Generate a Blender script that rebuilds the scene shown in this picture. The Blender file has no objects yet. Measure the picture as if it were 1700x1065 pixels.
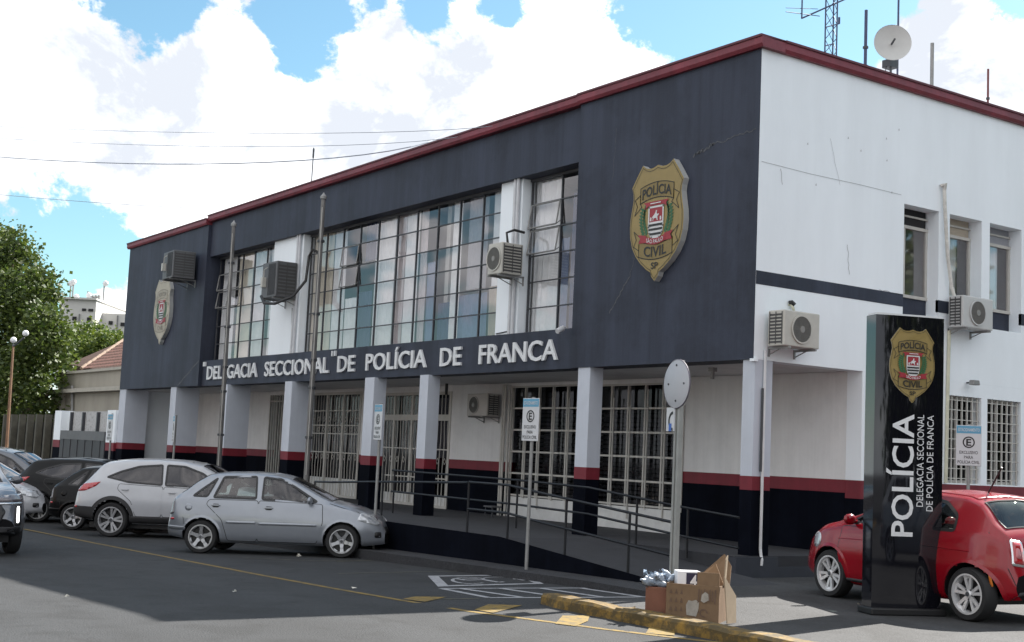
import bpy, bmesh, math, random
from mathutils import Vector, Matrix
from mathutils.bvhtree import BVHTree
random.seed(7)
R = math.radians
scene = bpy.context.scene
COL = scene.collection

# ------------------------------------------------------------------ camera
CW, CH, CF = 1700, 1065, 2178.7
CP = Vector((13.565, -13.619, 1.6))
CD = Vector((-0.81893158, 0.56462456, 0.10271399)).normalized()
CR = Vector((0.57091386, 0.81973577, 0.04572347)).normalized()
CU = CR.cross(CD).normalized()
cam = bpy.data.cameras.new("camera"); cam.sensor_width = 36; cam.lens = CF*36/CW
cam.clip_start = .1; cam.clip_end = 5000
co = bpy.data.objects.new("camera", cam); COL.objects.link(co)
M = Matrix.Identity(4)
for i in range(3):
    M[i][0], M[i][1], M[i][2], M[i][3] = CR[i], CU[i], -CD[i], CP[i]
co.matrix_world = M
scene.camera = co

def ray(x, y):
    return (CD*CF + CR*(x-CW/2) + CU*(CH/2-y)).normalized()
def at(x, y, ax, val):
    v = ray(x, y); t = (val-CP[ax])/v[ax]; return CP+v*t
def at_x(x, y, X): return at(x, y, 0, X)
def at_y(x, y, Y): return at(x, y, 1, Y)
def at_z(x, y, Z): return at(x, y, 2, Z)
GS = .027
def zg(x): return GS*(min(max(x, -16), 1.5)-1.5)
def at_g(x, y):
    v = ray(x, y)
    p = at_z(x, y, 0)
    if p.x > 1.5: return p
    t = (-1.5*GS+GS*CP.x-CP.z)/(v.z-GS*v.x)
    return CP+v*t

# ------------------------------------------------------------------ world, sun
SUN_DIR = Vector((-.25, 1.16, 1.0)).normalized()
EL = math.asin(SUN_DIR.z)
world = bpy.data.worlds.new("World"); scene.world = world; world.use_nodes = True
wt = world.node_tree; wt.nodes.clear()
def WN(t, **k):
    n = wt.nodes.new(t)
    for a, b in k.items(): setattr(n, a, b)
    return n
def wl(a, b): wt.links.new(a, b)
wo = WN('ShaderNodeOutputWorld'); bg = WN('ShaderNodeBackground'); bg.inputs[1].default_value = .05
wl(bg.outputs[0], wo.inputs[0])
sky = WN('ShaderNodeTexSky'); sky.sky_type = 'NISHITA'; sky.sun_disc = False
sky.sun_elevation = EL; sky.sun_rotation = math.atan2(SUN_DIR.x, SUN_DIR.y)
sky.air_density = 1.0; sky.dust_density = .6; sky.ozone_density = 1.2
tc = WN('ShaderNodeTexCoord')
def wmath(op, a, b=None, c=None, clamp=False):
    n = WN('ShaderNodeMath', operation=op); n.use_clamp = clamp
    for i, v in enumerate((a, b, c)):
        if v is None: continue
        if isinstance(v, (int, float)): n.inputs[i].default_value = v
        else: wl(v, n.inputs[i])
    return n.outputs[0]
def wnoise(scale, detail, rough, off=(0, 0, 0), dist=0):
    mp = WN('ShaderNodeMapping'); mp.inputs['Location'].default_value = off
    mp.inputs['Scale'].default_value = (1, 1, 1.25)
    wl(tc.outputs['Generated'], mp.inputs[0])
    n = WN('ShaderNodeTexNoise'); n.inputs['Scale'].default_value = scale
    n.inputs['Detail'].default_value = detail; n.inputs['Roughness'].default_value = rough
    n.inputs['Distortion'].default_value = dist
    wl(mp.outputs[0], n.inputs['Vector']); return n.outputs['Fac']
big = wnoise(5.0, 12, .60, (3.1, .4, 1.7), .25)
med = wnoise(12.0, 12, .62, (7.1, 2.4, .7), .3)
fine = wnoise(34, 9, .66, (1.3, 2.2, .2), .15)
dens = wmath('ADD', wmath('MULTIPLY', big, 1.5), wmath('MULTIPLY', fine, .7))
dens = wmath('MULTIPLY_ADD', med, 1.3, dens)
dens = wmath('SUBTRACT', dens, 1.79)          # about +-.25 around +.1
# broad cumulus masses (+) and clear gaps (-), each with a direction and an angular size
for (px, py, rad, w) in [(70, 150, 260, .30), (420, 150, 190, .36), (700, 200, 330, .36), (1000, 150, 190, .20), (380, 95, 90, .20),
        (1650, 130, 190, .34), (330, 330, 260, .22), (160, 505, 110, .28), (900, 110, 120, .18), (40, 250, 200, .2),
        (265, 15, 105, -.62), (470, 10, 85, -.55), (478, 115, 55, -.50), (245, 100, 40, -.25), (60, 400, 150, -.62), (170, 420, 80, -.45), (330, 388, 70, -.14),
        (840, 15, 45, -.42), (1110, 25, 55, -.40), (560, 20, 30, -.2), (720, -10, 70, -.40), (1200, 40, 80, -.26), (1300, 45, 90, -.34), (1400, 50, 85, -.34), (1420, 10, 70, -.22), (1350, 95, 40, .12), (60, 70, 30, -.16), (545, 85, 40, -.2), (1040, 60, 60, -.16)]:
    d = ray(px, py)
    vd = WN('ShaderNodeVectorMath', operation='DISTANCE'); vd.inputs[1].default_value = d
    wl(tc.outputs['Generated'], vd.inputs[0])
    q = wmath('DIVIDE', vd.outputs['Value'], rad/CF)
    g = wmath('POWER', 2.718, wmath('MULTIPLY', wmath('MULTIPLY', q, q), -1.0))
    dens = wmath('MULTIPLY_ADD', g, w, dens)
for d, rad, w in (((.45, -.80, .40), .75, .5), ((.90, .05, .45), .60, .45), ((-.35, -.85, .40), .5, .35), ((.1, -.2, .97), .5, .3)):    # cloud banks added out of view to brighten the shaded walls
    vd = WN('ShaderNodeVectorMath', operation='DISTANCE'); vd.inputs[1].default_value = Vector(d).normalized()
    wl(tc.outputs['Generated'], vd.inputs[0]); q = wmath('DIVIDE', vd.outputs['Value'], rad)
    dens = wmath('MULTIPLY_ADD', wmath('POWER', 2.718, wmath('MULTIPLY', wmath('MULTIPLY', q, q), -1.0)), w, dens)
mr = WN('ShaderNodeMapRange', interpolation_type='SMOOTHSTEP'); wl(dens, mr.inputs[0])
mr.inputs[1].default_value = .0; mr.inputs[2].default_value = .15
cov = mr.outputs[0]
cshade = wnoise(10, 10, .62, (5.3, 8.1, 2.4), .3)
cr = WN('ShaderNodeValToRGB'); wl(cshade, cr.inputs[0])
cr.color_ramp.elements[0].position = .40; cr.color_ramp.elements[0].color = (.43, .455, .50, 1)
cr.color_ramp.elements[1].position = .66; cr.color_ramp.elements[1].color = (1, 1, 1, 1)
cs = WN('ShaderNodeVectorMath', operation='SCALE'); cs.inputs[3].default_value = 8.3
wl(cr.outputs[0], cs.inputs[0])
blue = WN('ShaderNodeMixRGB', blend_type='MULTIPLY'); blue.inputs[0].default_value = 1
blue.inputs[2].default_value = (.56, .73, .70, 1)
wl(sky.outputs[0], blue.inputs[1])
# pale haze low over the horizon
sep = WN('ShaderNodeSeparateXYZ'); wl(tc.outputs['Generated'], sep.inputs[0])
hz0 = WN('ShaderNodeMapRange', interpolation_type='SMOOTHSTEP'); wl(sep.outputs[2], hz0.inputs[0])
hz0.inputs[1].default_value = .09; hz0.inputs[2].default_value = -.02; hz0.inputs[3].default_value = 0; hz0.inputs[4].default_value = .85
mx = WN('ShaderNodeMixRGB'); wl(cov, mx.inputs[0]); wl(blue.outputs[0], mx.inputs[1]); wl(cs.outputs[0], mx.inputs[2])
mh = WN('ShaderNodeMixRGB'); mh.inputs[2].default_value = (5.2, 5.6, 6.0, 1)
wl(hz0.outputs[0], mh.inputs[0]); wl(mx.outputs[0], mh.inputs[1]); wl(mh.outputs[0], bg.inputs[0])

sl = bpy.data.lights.new("sun", 'SUN'); sl.energy = 3.0; sl.angle = R(.5); sl.color = (1, .95, .88)
so = bpy.data.objects.new("sun", sl); COL.objects.link(so)
so.rotation_euler = SUN_DIR.to_track_quat('Z', 'Y').to_euler()
so.location = (0, 0, 30)
scene.view_settings.view_transform = 'Standard'
scene.view_settings.look = 'None'
scene.view_settings.exposure = 2.25
scene.view_settings.gamma = 1

# ------------------------------------------------------------------ materials
MATS = {}
def mat(name, col, rough=.6, metal=0, var=.10, scale=4, bump=0, bscale=60, spec=.5, coat=0, streak=0, weather=0):
    if name in MATS: return MATS[name]
    m = bpy.data.materials.new(name); m.use_nodes = True; MATS[name] = m
    nt = m.node_tree; b = nt.nodes['Principled BSDF']
    b.inputs['Roughness'].default_value = rough; b.inputs['Metallic'].default_value = metal
    b.inputs['Specular IOR Level'].default_value = spec
    b.inputs['Coat Weight'].default_value = coat; b.inputs['Coat Roughness'].default_value = .04
    c4 = (*col, 1)
    g = nt.nodes.new('ShaderNodeNewGeometry')
    if var > 0:
        n = nt.nodes.new('ShaderNodeTexNoise'); n.inputs['Scale'].default_value = scale; n.inputs['Detail'].default_value = 6
        n.inputs['Roughness'].default_value = .65
        if streak:
            mp = nt.nodes.new('ShaderNodeMapping'); mp.inputs['Scale'].default_value = (1, 1, streak)
            nt.links.new(g.outputs['Position'], mp.inputs[0]); nt.links.new(mp.outputs[0], n.inputs['Vector'])
        else: nt.links.new(g.outputs['Position'], n.inputs['Vector'])
        r = nt.nodes.new('ShaderNodeValToRGB')
        r.color_ramp.elements[0].position = .3; r.color_ramp.elements[1].position = .72
        r.color_ramp.elements[0].color = (*[max(0, c*(1-var)) for c in col], 1)
        r.color_ramp.elements[1].color = (*[min(1, c*(1+var)) for c in col], 1)
        nt.links.new(n.outputs['Fac'], r.inputs[0]); nt.links.new(r.outputs[0], b.inputs['Base Color'])
    else: b.inputs['Base Color'].default_value = c4
    if weather:                                # rain streaks, patched paint and dust
        src = r.outputs[0]
        for sc3, lo_, hi_, amt, seed_ in (((2.2, 2.2, .10), .36, .62, weather, 3.7), ((.55, .55, .55), .42, .52, weather*.6, 9.1), ((9, 9, .5), .30, .50, weather*.5, 1.9)):
            mp2 = nt.nodes.new('ShaderNodeMapping'); mp2.inputs['Scale'].default_value = sc3; mp2.inputs['Location'].default_value = (seed_, seed_*2, seed_*.5)
            n4 = nt.nodes.new('ShaderNodeTexNoise'); n4.inputs['Scale'].default_value = 1; n4.inputs['Detail'].default_value = 8; n4.inputs['Roughness'].default_value = .7
            nt.links.new(g.outputs['Position'], mp2.inputs[0]); nt.links.new(mp2.outputs[0], n4.inputs['Vector'])
            r4 = nt.nodes.new('ShaderNodeValToRGB'); r4.color_ramp.elements[0].position = lo_; r4.color_ramp.elements[1].position = hi_
            r4.color_ramp.elements[0].color = (1-amt, 1-amt, 1-amt, 1); r4.color_ramp.elements[1].color = (1+amt*.5, 1+amt*.5, 1+amt*.5, 1)
            nt.links.new(n4.outputs['Fac'], r4.inputs[0]); m4 = nt.nodes.new('ShaderNodeMixRGB'); m4.blend_type = 'MULTIPLY'; m4.inputs[0].default_value = 1
            nt.links.new(src, m4.inputs[1]); nt.links.new(r4.outputs[0], m4.inputs[2]); src = m4.outputs[0]
        nt.links.new(src, b.inputs['Base Color'])
    if bump:
        n2 = nt.nodes.new('ShaderNodeTexNoise'); n2.inputs['Scale'].default_value = bscale; n2.inputs['Detail'].default_value = 4
        nt.links.new(g.outputs['Position'], n2.inputs['Vector'])
        bp = nt.nodes.new('ShaderNodeBump'); bp.inputs['Strength'].default_value = bump; bp.inputs['Distance'].default_value = .02
        nt.links.new(n2.outputs['Fac'], bp.inputs['Height']); nt.links.new(bp.outputs[0], b.inputs['Normal'])
    return m
def paint_mat(name, col, metal=0.0, rough=.32, coat=.9):
    """car paint with a clear coat; the inside of the shell is dark trim"""
    if name in MATS: return MATS[name]
    m = mat(name, col, rough, metal, 0.05, 3, spec=.5, coat=coat)
    nt = m.node_tree; b = nt.nodes['Principled BSDF']; out = nt.nodes['Material Output']
    d = nt.nodes.new('ShaderNodeBsdfDiffuse'); d.inputs[0].default_value = (.012, .012, .013, 1)
    g = nt.nodes.new('ShaderNodeNewGeometry'); mxs = nt.nodes.new('ShaderNodeMixShader')
    nt.links.new(g.outputs['Backfacing'], mxs.inputs[0]); nt.links.new(b.outputs[0], mxs.inputs[1]); nt.links.new(d.outputs[0], mxs.inputs[2])
    nt.links.new(mxs.outputs[0], out.inputs[0]); return m
def glass_mat(name, tint, refl=.5, rough=.02):
    if name in MATS: return MATS[name]
    m = bpy.data.materials.new(name); m.use_nodes = True; MATS[name] = m
    nt = m.node_tree; nt.nodes.clear()
    o = nt.nodes.new('ShaderNodeOutputMaterial'); t = nt.nodes.new('ShaderNodeBsdfTransparent'); t.inputs[0].default_value = (*tint, 1)
    gl = nt.nodes.new('ShaderNodeBsdfGlossy'); gl.inputs['Roughness'].default_value = rough; gl.inputs[0].default_value = (.97, .94, .96, 1)
    g = nt.nodes.new('ShaderNodeNewGeometry'); dt = nt.nodes.new('ShaderNodeVectorMath'); dt.operation = 'DOT_PRODUCT'
    nt.links.new(g.outputs['Incoming'], dt.inputs[0]); nt.links.new(g.outputs['Normal'], dt.inputs[1])
    def mm(op, a, b, c=None):
        n = nt.nodes.new('ShaderNodeMath'); n.operation = op
        for i, v in enumerate((a, b, c)):
            if v is None: continue
            if isinstance(v, (int, float)): n.inputs[i].default_value = v
            else: nt.links.new(v, n.inputs[i])
        return n
    k = mm('SUBTRACT', 1.0, mm('ABSOLUTE', dt.outputs['Value'], 0).outputs[0])     # Schlick, the same from both sides of a pane
    mu = mm('MULTIPLY_ADD', mm('POWER', k.outputs[0], 5.0).outputs[0], .9, .05+refl*.10)
    mx_ = nt.nodes.new('ShaderNodeMixShader')
    nt.links.new(mu.outputs[0], mx_.inputs[0])
    nt.links.new(t.outputs[0], mx_.inputs[1]); nt.links.new(gl.outputs[0], mx_.inputs[2]); nt.links.new(mx_.outputs[0], o.inputs[0])
    return m

# ------------------------------------------------------------------ mesh builder
class MB:
    def __init__(s): s.v = []; s.f = []; s.m = []; s.T = None
    def add(s, vs, fs, mi=0):
        o = len(s.v)
        if s.T is not None: vs = [s.T @ Vector(v) for v in vs]
        s.v += [tuple(v) for v in vs]
        for f in fs: s.f.append([o+i for i in f]); s.m.append(mi)
        return s
    def box(s, a, b, mi=0):
        x0, y0, z0 = [min(p, q) for p, q in zip(a, b)]; x1, y1, z1 = [max(p, q) for p, q in zip(a, b)]
        vs = [(x0, y0, z0), (x1, y0, z0), (x1, y1, z0), (x0, y1, z0), (x0, y0, z1), (x1, y0, z1), (x1, y1, z1), (x0, y1, z1)]
        return s.add(vs, [(0, 3, 2, 1), (4, 5, 6, 7), (0, 1, 5, 4), (1, 2, 6, 5), (2, 3, 7, 6), (3, 0, 4, 7)], mi)
    def prism(s, poly, axis, a, b, mi=0):
        """poly in the two other axes, extruded along axis from a to b"""
        n = len(poly)
        def mk(p, w):
            if axis == 'y': return (p[0], w, p[1])
            if axis == 'x': return (w, p[0], p[1])
            return (p[0], p[1], w)
        vs = [mk(p, a) for p in poly]+[mk(p, b) for p in poly]
        fs = [list(range(n)), list(range(2*n-1, n-1, -1))]+[(i, i+n, (i+1) % n+n, (i+1) % n) for i in range(n)]
        return s.add(vs, fs, mi)
    def tube(s, pts, r, n=8, mi=0, cap=True, r1=None):
        pts = [Vector(p) for p in pts]; vs = []; k = len(pts)
        up = None
        for i, p in enumerate(pts):
            d = (pts[min(i+1, k-1)]-pts[max(i-1, 0)]).normalized()
            if up is None:
                up = Vector((0, 0, 1)) if abs(d.z) < .9 else Vector((1, 0, 0))
            a = d.cross(up).normalized(); b = a.cross(d).normalized(); up = b
            rr = r if r1 is None else r+(r1-r)*i/(k-1)
            for j in range(n):
                t = 2*math.pi*j/n; vs.append(p+a*math.cos(t)*rr+b*math.sin(t)*rr)
        fs = []
        for i in range(k-1):
            for j in range(n): fs.append((i*n+j, i*n+(j+1) % n, (i+1)*n+(j+1) % n, (i+1)*n+j))
        if cap: fs += [list(range(n))[::-1], [(k-1)*n+j for j in range(n)]]
        return s.add(vs, fs, mi)
    def lathe(s, prof, axis=(0, 1, 0), c=(0, 0, 0), n=32, mi=0, close=False):
        """prof = [(r, h)] around axis"""
        ax = Vector(axis).normalized(); u = ax.orthogonal().normalized(); w = ax.cross(u); c = Vector(c); vs = []
        for r_, h in prof:
            for j in range(n):
                t = 2*math.pi*j/n; vs.append(c+ax*h+(u*math.cos(t)+w*math.sin(t))*r_)
        fs = []; k = len(prof)
        for i in range(k-1+(1 if close else 0)):
            i2 = (i+1) % k
            for j in range(n): fs.append((i*n+j, i*n+(j+1) % n, i2*n+(j+1) % n, i2*n+j))
        return s.add(vs, fs, mi)
    def sphere(s, c, r, n=12, mi=0, sc=(1, 1, 1)):
        vs = []; c = Vector(c)
        for i in range(n//2+1):
            a = math.pi*i/(n//2)
            for j in range(n):
                t = 2*math.pi*j/n
                vs.append((c.x+r*sc[0]*math.sin(a)*math.cos(t), c.y+r*sc[1]*math.sin(a)*math.sin(t), c.z+r*sc[2]*math.cos(a)))
        fs = [(i*n+j, (i+1)*n+j, (i+1)*n+(j+1) % n, i*n+(j+1) % n) for i in range(n//2) for j in range(n)]
        return s.add(vs, fs, mi)
    def build(s, name, mats, parent=None, smooth=False, bevel=0, inv=None):
        me = bpy.data.meshes.new(name); me.from_pydata(s.v, [], s.f)
        if not isinstance(mats, (list, tuple)): mats = [mats]
        for m in mats: me.materials.append(m)
        for p, mi in zip(me.polygons, s.m):
            p.material_index = mi; p.use_smooth = bool(smooth)
        bm = bmesh.new(); bm.from_mesh(me); bmesh.ops.remove_doubles(bm, verts=bm.verts, dist=1e-5)
        if smooth != 'keep': bmesh.ops.recalc_face_normals(bm, faces=bm.faces)
        bm.to_mesh(me); bm.free()
        if smooth: me.set_sharp_from_angle(angle=R(38))
        o = bpy.data.objects.new(name, me); COL.objects.link(o)
        if parent is not None: o.parent = parent
        if bevel:
            md = o.modifiers.new('bevel', 'BEVEL'); md.width = bevel; md.segments = 2; md.limit_method = 'ANGLE'
        return o
def islands(mb):
    par = list(range(len(mb.v)))
    def fd(a):
        while par[a] != a: par[a] = par[par[a]]; a = par[a]
        return a
    for f in mb.f:
        for k in f[1:]: par[fd(k)] = fd(f[0])
    g_ = {}
    for f, mi in zip(mb.f, mb.m): g_.setdefault(fd(f[0]), []).append((f, mi))
    out = []
    for fs in g_.values():
        q = MB(); ix = {}
        for f, mi in fs:
            nf = []
            for k in f:
                if k not in ix: ix[k] = len(q.v); q.v.append(mb.v[k])
                nf.append(ix[k])
            q.f.append(nf); q.m.append(mi)
        out.append(q)
    return out
def thing(name, label, cat, loc=(0, 0, 0), rz=0, group=None):
    o = bpy.data.objects.new(name, None); COL.objects.link(o); o.empty_display_size = .2
    o.location = loc; o.rotation_euler = (0, 0, rz); return tag(o, label, cat, group)
def tag(o, label=None, cat=None, group=None, kind=None):
    if label: o['label'] = label
    if cat: o['category'] = cat
    if group: o['group'] = group
    if kind: o['kind'] = kind
    return o
def copy_tree(o, parent=None):
    c = o.copy(); COL.objects.link(c)
    if parent is not None: c.parent = parent
    for ch in list(o.children): copy_tree(ch, c)
    return c

# text -> flat polygons (list of verts2d, faces), cached
TXT = {}
def text2d(s, bold=0.0):
    k = (s, bold)
    if k not in TXT:
        cu = bpy.data.curves.new('lettering', 'FONT'); cu.body = s; cu.size = 1; cu.offset = bold; cu.resolution_u = 3
        o = bpy.data.objects.new('lettering', cu); COL.objects.link(o)
        dg = bpy.context.evaluated_depsgraph_get(); dg.update()
        me = o.evaluated_get(dg).to_mesh()
        vs = [(v.co.x, v.co.y) for v in me.vertices]; fs = [tuple(p.vertices) for p in me.polygons]
        o.evaluated_get(dg).to_mesh_clear(); bpy.data.objects.remove(o); bpy.data.curves.remove(cu)
        x0 = min(v[0] for v in vs); x1 = max(v[0] for v in vs); y1 = 0.70
        TXT[k] = ([((v[0]-x0)/(x1-x0), v[1]/y1) for v in vs], fs)    # width 0..1, cap height 0..1
    return TXT[k]
def put_text(mb, s, fn, mi=0, bold=0.0, depth=None):
    """fn(u in 0..1, v in 0..1 of cap height, d) -> point; depth gives solid letters"""
    vs, fs = text2d(s, bold)
    if depth is None:
        mb.add([fn(u, v, 0) for u, v in vs], fs, mi)
    else:
        n = len(vs)
        cnt = {}
        for f in fs:
            for i in range(len(f)):
                a, b = f[i], f[(i+1) % len(f)]; cnt[(a, b)] = cnt.get((a, b), 0)+1
        side = [(a, b) for (a, b) in cnt if (b, a) not in cnt]
        mb.add([fn(u, v, depth) for u, v in vs]+[fn(u, v, 0) for u, v in vs],
               [tuple(f) for f in fs]+[(b, a, a+n, b+n) for a, b in side], mi)
# ------------------------------------------------------------------ palette
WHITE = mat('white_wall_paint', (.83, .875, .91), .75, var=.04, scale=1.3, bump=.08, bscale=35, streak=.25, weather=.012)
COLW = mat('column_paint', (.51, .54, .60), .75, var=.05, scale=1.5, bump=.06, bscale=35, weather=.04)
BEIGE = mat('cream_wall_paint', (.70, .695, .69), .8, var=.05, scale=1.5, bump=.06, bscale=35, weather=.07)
SLATE = mat('slate_wall_paint', (.032, .038, .058), .62, var=.14, scale=1.1, bump=.10, bscale=30, streak=.3, weather=.24, spec=.3)
BASEK = mat('black_base_paint', (.0034, .0044, .0085), .85, var=.25, scale=2, bump=.06, weather=.3, spec=.05)
REDP = mat('red_stripe_paint', (.16, .008, .019), .6, var=.12, scale=3, bump=.05, weather=.15)
REDT = mat('red_trim_paint', (.175, .024, .037), .5, var=.12, scale=2, weather=.2)
STEEL = mat('dark_steel', (.05, .053, .06), .5, var=.1)
GALV = mat('galvanised_steel', (.26, .26, .255), .5, .35, var=.15, scale=8)
CREAM = mat('cream_grille_paint', (.50, .485, .45), .55, var=.1, scale=6)
DARKIN = mat('dark_interior', (.02, .02, .022), .9, var=0)
CONC = mat('concrete_floor', (.20, .21, .23), .9, var=.14, scale=2.5, bump=.1, bscale=40)
RAMPM = mat('ramp_concrete', (.028, .029, .034), .9, var=.2, scale=3, bump=.1, bscale=40)
LETW = mat('letter_white', (.66, .67, .68), .5, var=.03)
BLACK = mat('black_plastic', (.014, .014, .015), .45, var=0)
RUBBER = mat('rubber', (.013, .013, .014), .8, var=.1)
ACW = mat('ivory_casing', (.48, .465, .42), .5, var=.06, scale=6)
ACG = mat('grey_casing', (.10, .103, .108), .55, var=.1, scale=6)
GLASS = glass_mat('window_glass', (.92, .92, .92), .7, .03)
DGLASS = glass_mat('dim_glass', (.55, .56, .58), -.32, .05)

def asphalt(name, c, stain=.35):
    m = mat(name, c, .88, var=.16, scale=.45, bump=.55, bscale=55)
    nt = m.node_tree; b = nt.nodes['Principled BSDF']
    src = b.inputs['Base Color'].links[0].from_socket
    g = nt.nodes.new('ShaderNodeNewGeometry'); n = nt.nodes.new('ShaderNodeTexNoise')
    n.inputs['Scale'].default_value = 30; n.inputs['Detail'].default_value = 7; n.inputs['Roughness'].default_value = .85
    nt.links.new(g.outputs['Position'], n.inputs['Vector'])
    r = nt.nodes.new('ShaderNodeValToRGB'); r.color_ramp.elements[0].position = .34; r.color_ramp.elements[1].position = .66
    r.color_ramp.elements[0].color = (.42, .42, .42, 1); r.color_ramp.elements[1].color = (1.6, 1.58, 1.54, 1)
    nt.links.new(n.outputs['Fac'], r.inputs[0])
    mx = nt.nodes.new('ShaderNodeMixRGB'); mx.blend_type = 'MULTIPLY'; mx.inputs[0].default_value = 1
    nt.links.new(src, mx.inputs[1]); nt.links.new(r.outputs[0], mx.inputs[2])
    # long tyre-worn bands along the street
    mpt = nt.nodes.new('ShaderNodeMapping'); mpt.inputs['Scale'].default_value = (.05, .9, 1); nT = nt.nodes.new('ShaderNodeTexNoise'); nT.inputs['Scale'].default_value = 1; nT.inputs['Detail'].default_value = 3
    nt.links.new(g.outputs['Position'], mpt.inputs[0]); nt.links.new(mpt.outputs[0], nT.inputs['Vector']); rT = nt.nodes.new('ShaderNodeValToRGB'); rT.color_ramp.elements[0].position = .38; rT.color_ramp.elements[1].position = .62
    rT.color_ramp.elements[0].color = (.86, .86, .86, 1); rT.color_ramp.elements[1].color = (1.12, 1.12, 1.12, 1); nt.links.new(nT.outputs['Fac'], rT.inputs[0])
    mT = nt.nodes.new('ShaderNodeMixRGB'); mT.blend_type = 'MULTIPLY'; mT.inputs[0].default_value = 1; nt.links.new(mx.outputs[0], mT.inputs[1]); nt.links.new(rT.outputs[0], mT.inputs[2]); mx = mT
    # old oil and water stains
    n3 = nt.nodes.new('ShaderNodeTexNoise'); n3.inputs['Scale'].default_value = 1.7; n3.inputs['Detail'].default_value = 7; n3.inputs['Distortion'].default_value = .8
    nt.links.new(g.outputs['Position'], n3.inputs['Vector'])
    r3 = nt.nodes.new('ShaderNodeValToRGB'); r3.color_ramp.elements[0].position = .36; r3.color_ramp.elements[1].position = .5
    r3.color_ramp.elements[0].color = (1-stain, 1-stain, 1-stain, 1); r3.color_ramp.elements[1].color = (1, 1, 1, 1)
    nt.links.new(n3.outputs['Fac'], r3.inputs[0])
    m2 = nt.nodes.new('ShaderNodeMixRGB'); m2.blend_type = 'MULTIPLY'; m2.inputs[0].default_value = 1
    nt.links.new(mx.outputs[0], m2.inputs[1]); nt.links.new(r3.outputs[0], m2.inputs[2]); nt.links.new(m2.outputs[0], b.inputs['Base Color'])
    return m
ASPH = asphalt('asphalt', (.0225, .0245, .0275))
PAVE = asphalt('forecourt_concrete', (.0355, .0368, .0395), .3)
SIDEW = asphalt('sidewalk_concrete', (.030, .031, .036), .25)
def worn(name, c, under, k=.5):
    m = mat(name, c, .8, var=0); nt = m.node_tree; b = nt.nodes['Principled BSDF']
    g = nt.nodes.new('ShaderNodeNewGeometry'); n = nt.nodes.new('ShaderNodeTexNoise'); n.inputs['Scale'].default_value = 9; n.inputs['Detail'].default_value = 9; n.inputs['Roughness'].default_value = .75
    nt.links.new(g.outputs['Position'], n.inputs['Vector']); r = nt.nodes.new('ShaderNodeValToRGB')
    r.color_ramp.elements[0].position = k-.12; r.color_ramp.elements[1].position = k+.06
    r.color_ramp.elements[0].color = (*under, 1); r.color_ramp.elements[1].color = (*c, 1)
    nt.links.new(n.outputs['Fac'], r.inputs[0]); nt.links.new(r.outputs[0], b.inputs['Base Color']); return m
YEL = worn('yellow_road_paint', (.20, .13, .022), (.045, .043, .036), .47)
YELF = worn('faded_yellow_paint', (.085, .08, .055), (.04, .04, .042), .5)
WHP = worn('white_road_paint', (.30, .305, .32), (.06, .06, .063), .43)
MOSS = worn('mossy_yellow_kerb', (.24, .14, .022), (.075, .052, .018), .58)

# ------------------------------------------------------------------ ground
g = MB()
xs = [-1500, -300, -60, -16, -10, -5, 1.5, 12, 40, 300, 1500]; ys = [-1500, -200, -40, -12, -4, 6, 40, 200, 1500]
g.add([(x, y, zg(x)) for x in xs for y in ys],
      [(i*len(ys)+j, (i+1)*len(ys)+j, (i+1)*len(ys)+j+1, i*len(ys)+j+1) for i in range(len(xs)-1) for j in range(len(ys)-1)])
tag(g.build('road', ASPH), kind='structure')
def sheet(name, mb, m): return tag(mb.build(name, m), kind='structure')
# forecourt paving
fc = MB(); FZ = .05
fc.prism([(1.75, -2.95), (1.98, -4.72), (40, -4.5), (40, 40), (0.02, 40), (0.02, -.6), (.3, -2.3)], 'z', -.3, FZ)
sheet('forecourt_paving', fc, PAVE)
# sidewalk in front of the ramp and its kerb
def zs(x): return FZ-.006+.018*min(x, 0)
def strip(mb, xs_, y0, y1, zf, bot=-.9, mi=0):
    n = len(xs_); vs = []
    for x in xs_: vs += [(x, y0, zf(x)), (x, y1, zf(x)), (x, y0, bot), (x, y1, bot)]
    fs = []
    for i in range(n-1):
        a, b = 4*i, 4*i+4
        fs += [(a, b, b+1, a+1), (a, a+2, b+2, b), (a+1, b+1, b+3, a+3)]
    fs += [(0, 1, 3, 2), (4*n-4, 4*n-2, 4*n-1, 4*n-3)]
    mb.add(vs, fs, mi)
sw = MB(); strip(sw, [-60, -16, -8, 0, 1.72], -2.83, -2.26, zs); sheet('sidewalk', sw, SIDEW)
kb = MB(); strip(kb, [-60, -16, -8, 0, 1.72], -2.98, -2.833, lambda x: zs(x)+.012); sheet('kerb', kb, SIDEW)
# yellow kerb round the forecourt corner
yk = MB(); n = 90; pr = []
for i in range(n):
    t = i/(n-1); x = 1.72+t*30; y = -4.86+.011*(x-2)
    if i < 3: y += (.10, .03, .01)[i]
    j = lambda: random.uniform(-.012, .012)
    if i % 9 == 4: pr.append([(q[0], q[1]+.004, q[2]-.03) if k_ in (1, 2, 3) else q for k_, q in enumerate([(x-.012, y-.118, -.05), (x-.012, y-.112, .10), (x-.012, y-.08, .13), (x-.012, y+.10, .11), (x-.012, y+.16, .09), (x-.012, y+.17, -.05)])])
    h = .125+random.uniform(-.012, .008)
    pr.append([(x+j(), y-.13+j(), -.05), (x+j(), y-.125+j(), h-.03+j()), (x+j(), y-.09, h), (x+j(), y+.10, h+j()*.5), (x, y+.16, h-.03), (x, y+.17, -.05)])
    
n = len(pr); vs = [p for q in pr for p in q]; fs = [(i*6+k, (i+1)*6+k, (i+1)*6+k+1, i*6+k+1) for i in range(n-1) for k in range(5)]
fs += [(0, 1, 2, 3, 4, 5), tuple((n-1)*6+k for k in (5, 4, 3, 2, 1, 0))]
yk.add(vs, fs); sheet('kerb', yk, MOSS)
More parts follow.
